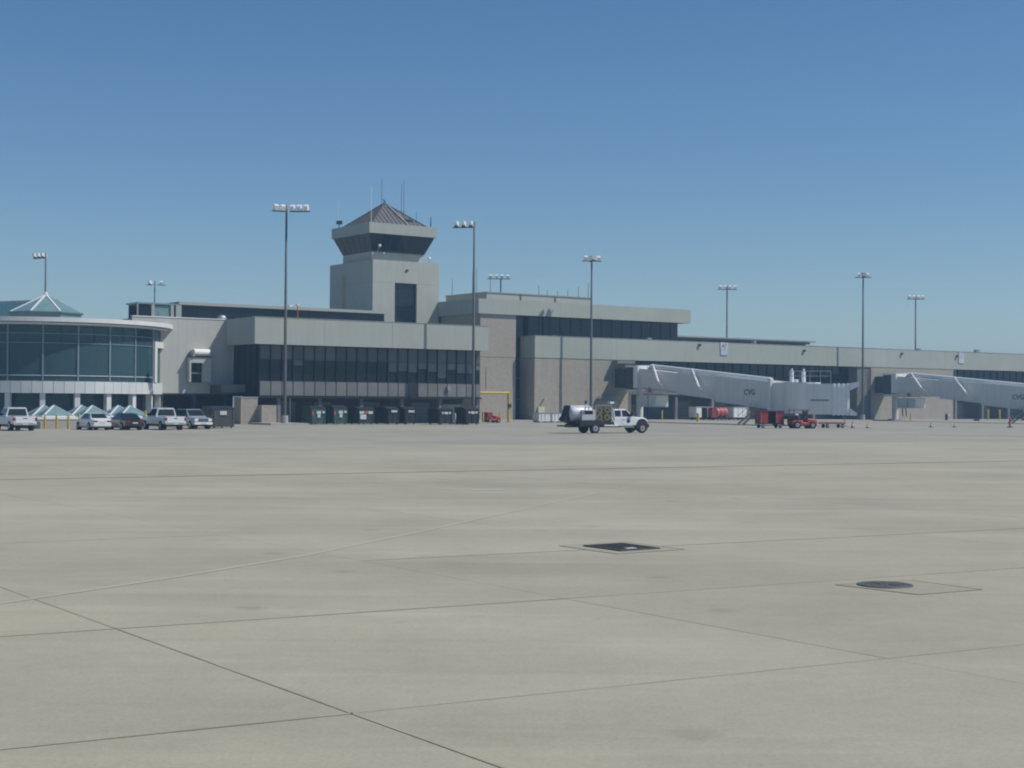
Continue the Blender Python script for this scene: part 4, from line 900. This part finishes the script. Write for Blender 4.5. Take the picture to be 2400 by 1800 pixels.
MB().loft([[(x, y, z) for y, z in ((-.5, z0), (.5, z0), (.5, z1), (-.5, z1))] for x, z0, z1 in ((-5.2, 1.1, 1.2), (-4.95, 1.0, 1.5), (-4.72, .98, 2.2), (-4.6, 1.2, 2.38))]).build('rear_cover', M_DARK, t)
MB().bar((-5.15, 0, .62), (-4.5, 0, .62), 1.7, .12).build('rear_bumper', M_DARK, t)

# ================================================================== DUMPSTERS
def dumpster(label, u, v, wd, dp, h, paint, marks):
    t = thing('dumpster', label, 'dumpster', W(u, v, .012), ANG, 'waste containers along the gate building')
    # local x along the facade (0..wd), y into the depth
    b = MB().loft([[(0, y, z) for y, z in ((0, .12), (dp, .12), (dp, h), (dp*.35, h), (0, h*.88))], [(wd, y, z) for y, z in ((0, .12), (dp, .12), (dp, h), (dp*.35, h), (0, h*.88))]]).build('body', paint, t)
    MB().loft([[(x, y, z) for y, z in ((-.03, h*.885), (dp*.35, h+.015), (dp+.03, h+.015), (dp+.03, h+.06), (dp*.34, h+.06), (-.03, h*.885+.06))] for x in (-.03, wd+.03)]).build('lid', M_BLK, t)
    for x in (.12, wd*.5, wd-.12): MB().box(x-.05, x+.05, -.06, -.002, .14, h*.84).build('stiffener', paint, b) if x != wd*.5 or paint is M_BLK else None
    for y in (dp*.3, dp*.7): MB().box(-.05, -.002, y-.05, y+.05, .14, h*.9).build('stiffener', paint, b)
    for x in (.2, wd-.2):
        for y in (.25, dp-.25): MB().tube((x-.05, y, .1), (x+.05, y, .1), .1, .1, 10).build('castor', M_DARK, t)
    for x0, x1, z0, z1, m in marks: MB().box(x0*wd, x1*wd, -.075, -.062, z0*h, z1*h).build('sticker', m, t)
    return t
GM = [(.04, .14, .5, .72, M_LBLR), (.36, .66, .58, .74, M_LBL), (.42, .62, .38, .56, M_LBL), (.76, .92, .62, .74, M_LBL)]
lab3 = [(.06, .34, .62, .78, M_LBL), (.36, .62, .64, .78, M_LBLR), (.64, .92, .62, .78, M_LBL), (.1, .5, .3, .58, M_LBL)]
pl = [(.2, .32, .66, .78, M_LBL), (.38, .66, .64, .78, M_LBL), (.72, .86, .66, .78, M_LBL)]
p2 = [(.3, .66, .7, .82, M_LBL), (.68, .8, .7, .82, M_LBL)]
dumpster('green dumpster with stickers, the leftmost of the row', 76.35, 147.6, 1.78, 2.3, 2.0, M_GREEN, GM)
dumpster('green dumpster with stickers, second in the row from the left', 79.1, 147.6, 1.78, 2.3, 2.05, M_GREEN, GM)
dumpster('dark green dumpster with a square white sign below a row of red and white labels', 81.95, 147.0, 1.95, 2.2, 1.9, mat('deep_green_paint', (0.02, 0.04, 0.042), None, 2, .5), lab3)
dumpster('black dumpster with one white label, just right of the dark green one', 85.5, 146.6, 1.5, 3.0, 1.95, M_BLK, p2)
dumpster('black dumpster with one white label, next to the gap in the middle of the row', 87.6, 146.4, 1.6, 2.2, 1.95, M_BLK, p2)
dumpster('black dumpster with three pale labels left of the cream post', 90.7, 144.0, 1.85, 2.4, 1.85, M_BLK, pl)
dumpster('black dumpster with three pale labels hiding the foot of a light pole', 93.85, 143.3, 1.9, 2.3, 1.95, M_BLK, pl)
dumpster('dark dumpster with a small white sign beside the parked SUV', 56.9, 129.6, 2.1, 2.6, 2.0, M_UPANEL, [(.3, .62, .62, .8, M_LBL)])

# ================================================================== BOLLARDS, PIPES, KERBSIDE THINGS
def bollard(x, y, h, label, m=M_YEL, r=.1, grp='bollards along the buildings'):
    t = thing('bollard', label, 'bollard', (x, y, .012), 0, grp)
    MB().lathe([(r, 0), (r, h-.08), (r*.75, h-.02), (.001, h)], 12).build('post', m, t); MB().lathe([(r+.012, h*.72), (r+.012, h*.8)], 12).build('band', M_CREAM, t)
for (x, y), l in zip(((-41.0, 131.2), (-40.0, 131.3), (-39.0, 131.4), (-37.95, 131.1)), ('first yellow bollard right of the leftmost pickup', 'second yellow bollard right of the leftmost pickup', 'third yellow bollard right of the leftmost pickup', 'yellow bollard right against the white sedan')):
    bollard(x, y, 1.3, l)
bollard(-45.4, 132.5, 1.3, 'yellow bollard cut by the left edge behind the leftmost pickup'); bollard(-33.6, 137.0, 1.6, 'yellow bollard between the black sedan and the white pickup')
bollard(*uvp(93.1, 144.3), 1.3, 'cream bollard between the two rightmost dumpsters', M_CREAM); bollard(*uvp(98.6, 146.7), 1.35, 'yellow bollard right of the last black dumpster')
bollard(*uvp(114.4, 166.2), 1.25, 'yellow bollard between the red tractor and the yellow pipe frame'); bollard(*uvp(103.5, 156.5), 1.3, 'yellow bollard behind the small red tractor')
bollard(*uvp(123.6, 166.4), 1.3, 'yellow bollard by the cream cabinet behind the service truck'); bollard(*uvp(143.2, 166.2), 1.6, 'yellow bollard below the air unit of the centre jet bridge')
bollard(*uvp(161.4, 167.0), 1.6, 'yellow bollard right of the white baggage carts'); 
bollard(*uvp(217.8, 166.0), 1.9, 'left of two yellow bollards under the right jet bridge', r=.16); bollard(*uvp(221.0, 166.0), 1.9, 'right of two yellow bollards under the right jet bridge', r=.16)
bollard(*uvp(194.5, 163.5), 1.3, 'yellow bollard at the foot of the right jet bridge column'); bollard(*uvp(148.2, 164.0), 1.2, 'short yellow bollard between the baggage carts', r=.22)
t = thing('pipe_frame', 'tall yellow pipe frame reaching out from the gate building corner', 'barrier', W(110.4, 158.4, 0), ANG)
MB().tube((0, 0, 0), (0, 0, 3.75), .17, .17, 12).build('upright', M_YEL, t); MB().tube((.1, 0, 3.8), (-8.6, 0, 3.8), .15, .15, 12).build('rail', M_YEL, t)
MB().tube((-8.2, 0, .0), (-8.2, 0, 3.7), .15, .15, 12).build('upright', M_YEL, t); MB().box(-.25, .25, -.28, -.12, 1.9, 2.4).build('control_box', M_DARK, t); MB().ball((0, 0, 3.8), .19).build('elbow', M_YEL, t)
t = thing('obstruction_light', 'small orange mast with a lamp arm on the gate building roof edge', 'lamp mast', W(76.6, 151.6, 11.85), ANG)
tb('mast', M_ORG, t, (0, 0, -.4), (0, 0, 1.5), .06); tb('arm', M_STEEL, t, (.05, 0, 1.5), (-.9, -.1, 1.42), .04); bx('lamp', M_LAMP, t, -1.15, -.75, -.25, .15, 1.3, 1.5); bx('lamp', M_WHITE, t, -.15, .12, -.15, .12, 1.5, 1.66)

# small red tractor beside the dumpsters
def tug(label, X, Y, rz, sc=1.0, canopy=False):
    t = thing('baggage_tractor', label, 'tractor', (X, Y, .012), rz); t.scale = (sc,)*3
    b = MB().loft([sec(-1.35, .62, .60, .35, .80), sec(-.3, .66, .64, .3, .82)]).build('rear_body', M_RED, t)
    MB().loft([sec(-.29, .66, .64, .3, .62), sec(.35, .66, .64, .3, .62), sec(.36, .66, .60, .3, 1.02), sec(1.2, .64, .55, .3, .95), sec(1.4, .58, .5, .35, .8)]).build('hood', M_RED, t)
    MB().box(-.75, -.2, -.45, .45, .82, .95).build('seat', M_DARK, t); MB().box(-.85, -.72, -.45, .45, .95, 1.35).build('seat_back', M_DARK, t)
    MB().tube((.34, 0, 1.0), (.1, 0, 1.25), .03, .03, 6).build('steering_column', M_DARK, t); MB().tube((.12, 0, 1.22), (.08, 0, 1.26), .2, .2, 14).build('steering_wheel', M_DARK, t)
    for s in (-1, 1):
        for x, r in ((-.85, .36), (.85, .33)): arch(b, x, s*.64, r, s); wheel(t, x, s*.62, r, .22, s)
        MB().box(1.3, 1.42, s*.35-.08, s*.35+.08, .6, .74).build('headlight', M_WHITE, t)
        if canopy:
            for x in (-1.2, .3): MB().bar((x, s*.58, .8), (x, s*.56, 1.85), .06, .06).build('canopy_post', M_REDD, t)
    if canopy:
        MB().box(-1.35, .5, -.66, .66, 1.85, 1.93).build('canopy', M_REDD, t); MB().box(.33, .37, -.55, .55, 1.05, 1.8).build('windscreen', M_CGLASS, t)
    MB().bar((-1.35, 0, .42), (-1.62, 0, .42), .2, .14).build('hitch', M_DARK, t)
    return t
x, y = uvp(105.6, 155.3)
tug('small red open tractor parked right of the dumpsters', x, y, ANG+R(8), .85)
bx('toolbox', M_REDD, bpy.data.objects['baggage_tractor'], -1.3, -.4, -.62, .62, .83, 1.55)
tug('red baggage tractor with a canopy in front of the centre jet bridge', 31.4, 161.4, R(14), 1.05, True)

def baggage_cart(label, X, Y, rz, shell, door, L_=2.7, wd=1.5, h=1.85, open_=True):
    t = thing('baggage_cart', label, 'baggage cart', (X, Y, .012), rz, 'baggage carts by the concourse')
    bx('bed', M_DARK, t, -L_/2, L_/2, -wd/2, wd/2, .42, .52)
    bx('end_wall', shell, t, -L_/2, -L_/2+.06, -wd/2, wd/2, .52, h-.06); bx('end_wall', shell, t, L_/2-.06, L_/2, -wd/2, wd/2, .52, h-.06)
    bx('roof', shell, t, -L_/2-.06, L_/2+.06, -wd/2-.06, wd/2+.06, h-.06, h)
    bx('back_curtain', shell, t, -L_/2+.06, L_/2-.06, wd/2-.05, wd/2, .52, h-.06)
    n = 3
    for k in range(n):
        a = -L_/2+.06 + k*(L_-.12)/n
        if k != 1 or not open_: c_ = bx('side_door', door, t, a+.02, a+(L_-.12)/n-.02, -wd/2, -wd/2+.04, .54, h-.08); bx('hinge_post', M_STEEL, c_, a+.02, a+.07, -wd/2-.02, -wd/2-.001, .54, h-.08)
    for x in (-L_*.36, L_*.36):
        for s in (-1, 1): wheel(t, x, s*(wd/2-.15), .2, .12, s)
    MB().bar((L_/2, 0, .4), (L_/2+.8, 0, .3), .08, .08).build('tow_bar', M_DARK, t)
    return t
baggage_cart('dark red covered baggage cart left of the red baggage tractor', 28.0, 162.3, R(12), M_REDD, M_RED, 2.75, 1.55, 1.88)
x, y = uvp(151.1, 166.6); baggage_cart('white baggage cart with an open bay under the centre jet bridge, left one', x, y, ANG, M_PWHITE, M_WHITE, 3.3, 1.6, 2.1)
x, y = uvp(158.2, 166.4); baggage_cart('white baggage cart right of the red drum trailer under the jet bridge', x, y, ANG, M_PWHITE, M_WHITE, 2.8, 1.6, 2.1, False)
# red drum trailer between them
x, y = uvp(154.2, 165.4); t = thing('drum_trailer', 'red cylindrical start-cart trailer between the two white baggage carts', 'trailer', (x, y, .012), ANG)
MB().tube((-1.2, .3, 1.25), (.9, .3, 1.25), .78, .78, 20).build('drum', M_RED, t)
for k in range(5): MB().tube((-1.0+k*.42, .3, 1.25), (-.94+k*.42, .3, 1.25), .81, .81, 20).build('drum_band', M_LBLR if k % 2 else M_LBL, t)
bx('chassis', M_DARK, t, -1.3, 1.1, -.5, 1.1, .35, .5); bx('curtain_box', M_REDD, t, -2.3, -1.25, -.4, 1.0, .5, 2.0)
for x_ in (-.8, .7):
    for s in (-.35, .95): wheel(t, x_, s, .27, .16, -1 if s < 0 else 1)
# low dolly with tow bar right of the tractor
t = thing('baggage_dolly', 'low flat baggage dolly with a long tow bar right of the red tractor', 'dolly', (35.6, 165.6, .012), R(12))
bx('deck', M_REDD, t, -1.4, 1.2, -.7, .7, .42, .52)
for a, b in ((-1.4, 1.2),): 
    for s in (-.66, .66): MB().bar((a, s, .6), (b, s, .6), .05, .08).build('edge_rail', M_RED, t)
MB().bar((-1.4, 0, .5), (-2.6, 0, .6), .07, .07).build('tow_bar', M_RED, t); MB().bar((1.1, -.6, .55), (1.1, -.6, 1.25), .06, .06).build('end_stake', M_ORG, t)
for x_ in (-.9, .9):
    for s in (-.55, .55): wheel(t, x_, s, .21, .12, 1 if s > 0 else -1)
# grey pallet boxes
for k, (uu, l) in enumerate(((115.1, 'left grey box of the pair on the ground before the stone bay'), (117.3, 'right grey box of the pair on the ground before the stone bay'))):
    t = thing('cargo_box', l, 'box', W(uu, 157.6, .012), ANG, 'grey boxes before the stone bay')
    MB().hexa([(-.95, -.7, .12), (.95, -.7, .12), (.95, .7, .12), (-.95, .7, .12)], [(-.9, -.65, 1.2), (.9, -.65, 1.2), (.9, .65, 1.2), (-.9, .65, 1.2)]).build('shell', M_PWHITE, t)
    bx('lid', M_STEEL, t, -.97, .97, -.72, .72, 1.2, 1.27); 
    for x_ in (-.8, .65): bx('skid', M_DARK, t, x_, x_+.15, -.7, .7, 0, .12)
    for x_ in (-.5, .1): bx('rib', M_WHITE, t, x_, x_+.06, -.74, -.69, .15, 1.15)
# traffic cones and the delineator post
def cone(X, Y, h, label):
    t = thing('traffic_cone', label, 'traffic cone', (X, Y, .012), 0, 'traffic cones by the jet bridges')
    bx('base', M_DARK, t, -.22, .22, -.22, .22, 0, .05); MB().lathe([(.15, .05), (.04, h)], 12).build('cone_body', M_ORG, t); MB().lathe([(.118, h*.4), (.088, h*.62)], 12).build('white_band', M_WHITE, t)
cone(38.2, 167.5, .7, 'orange cone standing right of the low baggage dolly'); cone(40.0, 168.0, .4, 'smallest orange cone, between the dolly and the pole')
cone(49.4, 176.0, .5, 'small cone below the right jet bridge, left one'); cone(52.6, 177.5, .4, 'small cone below the right jet bridge, right one')
t = thing('delineator_post', 'tall orange delineator post on the apron near the right edge', 'post', (59.7, 179.0, .012))
bx('base', M_DARK, t, -.3, .3, -.3, .3, 0, .08); MB().lathe([(.13, .08), (.1, 1.2), (.001, 1.24)], 12).build('tube', M_ORG, t); MB().lathe([(.13, .8), (.125, .95)], 12).build('band', M_LBLR, t)
# ground gear under the right jet bridge
t = thing('passenger_stair', 'small grey mobile stair with two red lamps under the right jet bridge', 'stair', W(226.5, 163.8, .012), ANG)
for k in range(7): bx('tread', M_STEEL, t, -1.5+k*.3, -1.2+k*.3, -.5, .5, .25+k*.25, .3+k*.25)
for s in (-.5, .5): MB().bar((-1.6, s, .15), (.7, s, 1.95), .06, .2).build('stringer', M_STEEL, t); MB().tube((-1.5, s, 1.2), (.7, s, 3.0), .035, .035, 6).build('handrail', M_STEEL, t)
bx('platform', M_WHITE, t, .55, 2.4, -.55, .55, 1.9, 2.0); MB().box(-1.4, 1.8, -.5, .5, .15, .3).build('chassis', M_DARK, t)
for s in (-.4, .4): MB().ball((.9+s*2, -.5, 3.2), .14).build('lamp', M_LBLR, t); MB().tube((.9+s*2, -.5, 2.0), (.9+s*2, -.5, 3.1), .04, .04, 6).build('lamp_post', M_STEEL, t)
for x_ in (-1.1, 1.3):
    for s in (-.45, .45): wheel(t, x_, s, .2, .12, 1 if s > 0 else -1)
t = thing('ground_power_unit', 'pale upright ground unit under the right jet bridge near the frame edge', 'ground unit', W(234.5, 164.2, .012), ANG)
MB().loft([sec(-.9, .7, .68, .3, 2.3, .12), sec(.9, .7, .68, .3, 2.3, .12)]).build('housing', M_PWHITE, t); bx('louvre', M_STEEL, t, -.6, .6, -.72, -.69, 1.2, 1.9); bx('top_bar', M_WHITE, t, -2.6, -.9, -.1, .1, 2.2, 2.3)
for x_ in (-.6, .6):
    for s in (-.5, .5): wheel(t, x_, s, .2, .14, 1 if s > 0 else -1)
t = thing('fire_extinguisher_cart', 'small dark wheeled extinguisher stand before the tan stone bay at right', 'stand', W(203.0, 163.0, .012), ANG)
MB().lathe([(.16, .15), (.18, .2), (.18, 1.0), (.08, 1.15), (.001, 1.18)], 12).build('cylinder', M_DARK, t); bx('frame', M_STEEL, t, -.25, .25, .12, .2, .1, 1.3); bx('sign', M_LBL, t, .3, .75, -.05, .05, .75, 1.1); bx('sign_post', M_STEEL, t, .5, .55, -.02, .02, 0, .75)
t = thing('wheel_chocks', 'low dark pile of wheel chocks on the ground at right', 'chocks', W(207.5, 160.5, .012), ANG)
for k in range(3): MB().loft([[(-.5+k*.4, -.2, 0), (-.1+k*.4, -.2, 0), (-.3+k*.4, -.2, .28)], [(-.5+k*.4, .25, 0), (-.1+k*.4, .25, 0), (-.3+k*.4, .25, .28)]]).build('chock', M_DARK, t)

# ================================================================== AIR: haze volume added for the veil of the window glass
hz = MB().box(-2600, 2600, -2600, 2600, -1.0, 42.0).build('haze', bpy.data.materials.new('haze_volume')); hz['kind'] = 'stuff'
hm = hz.data.materials[0]; hm.use_nodes = True; n = hm.node_tree; n.nodes.clear()
o_ = n.nodes.new('ShaderNodeOutputMaterial'); pv = n.nodes.new('ShaderNodeVolumePrincipled'); n.links.new(pv.outputs[0], o_.inputs['Volume'])
pv.inputs['Color'].default_value = (0.42, 0.72, 1.0, 1); pv.inputs['Density'].default_value = 0.0007; pv.inputs['Anisotropy'].default_value = 0.2
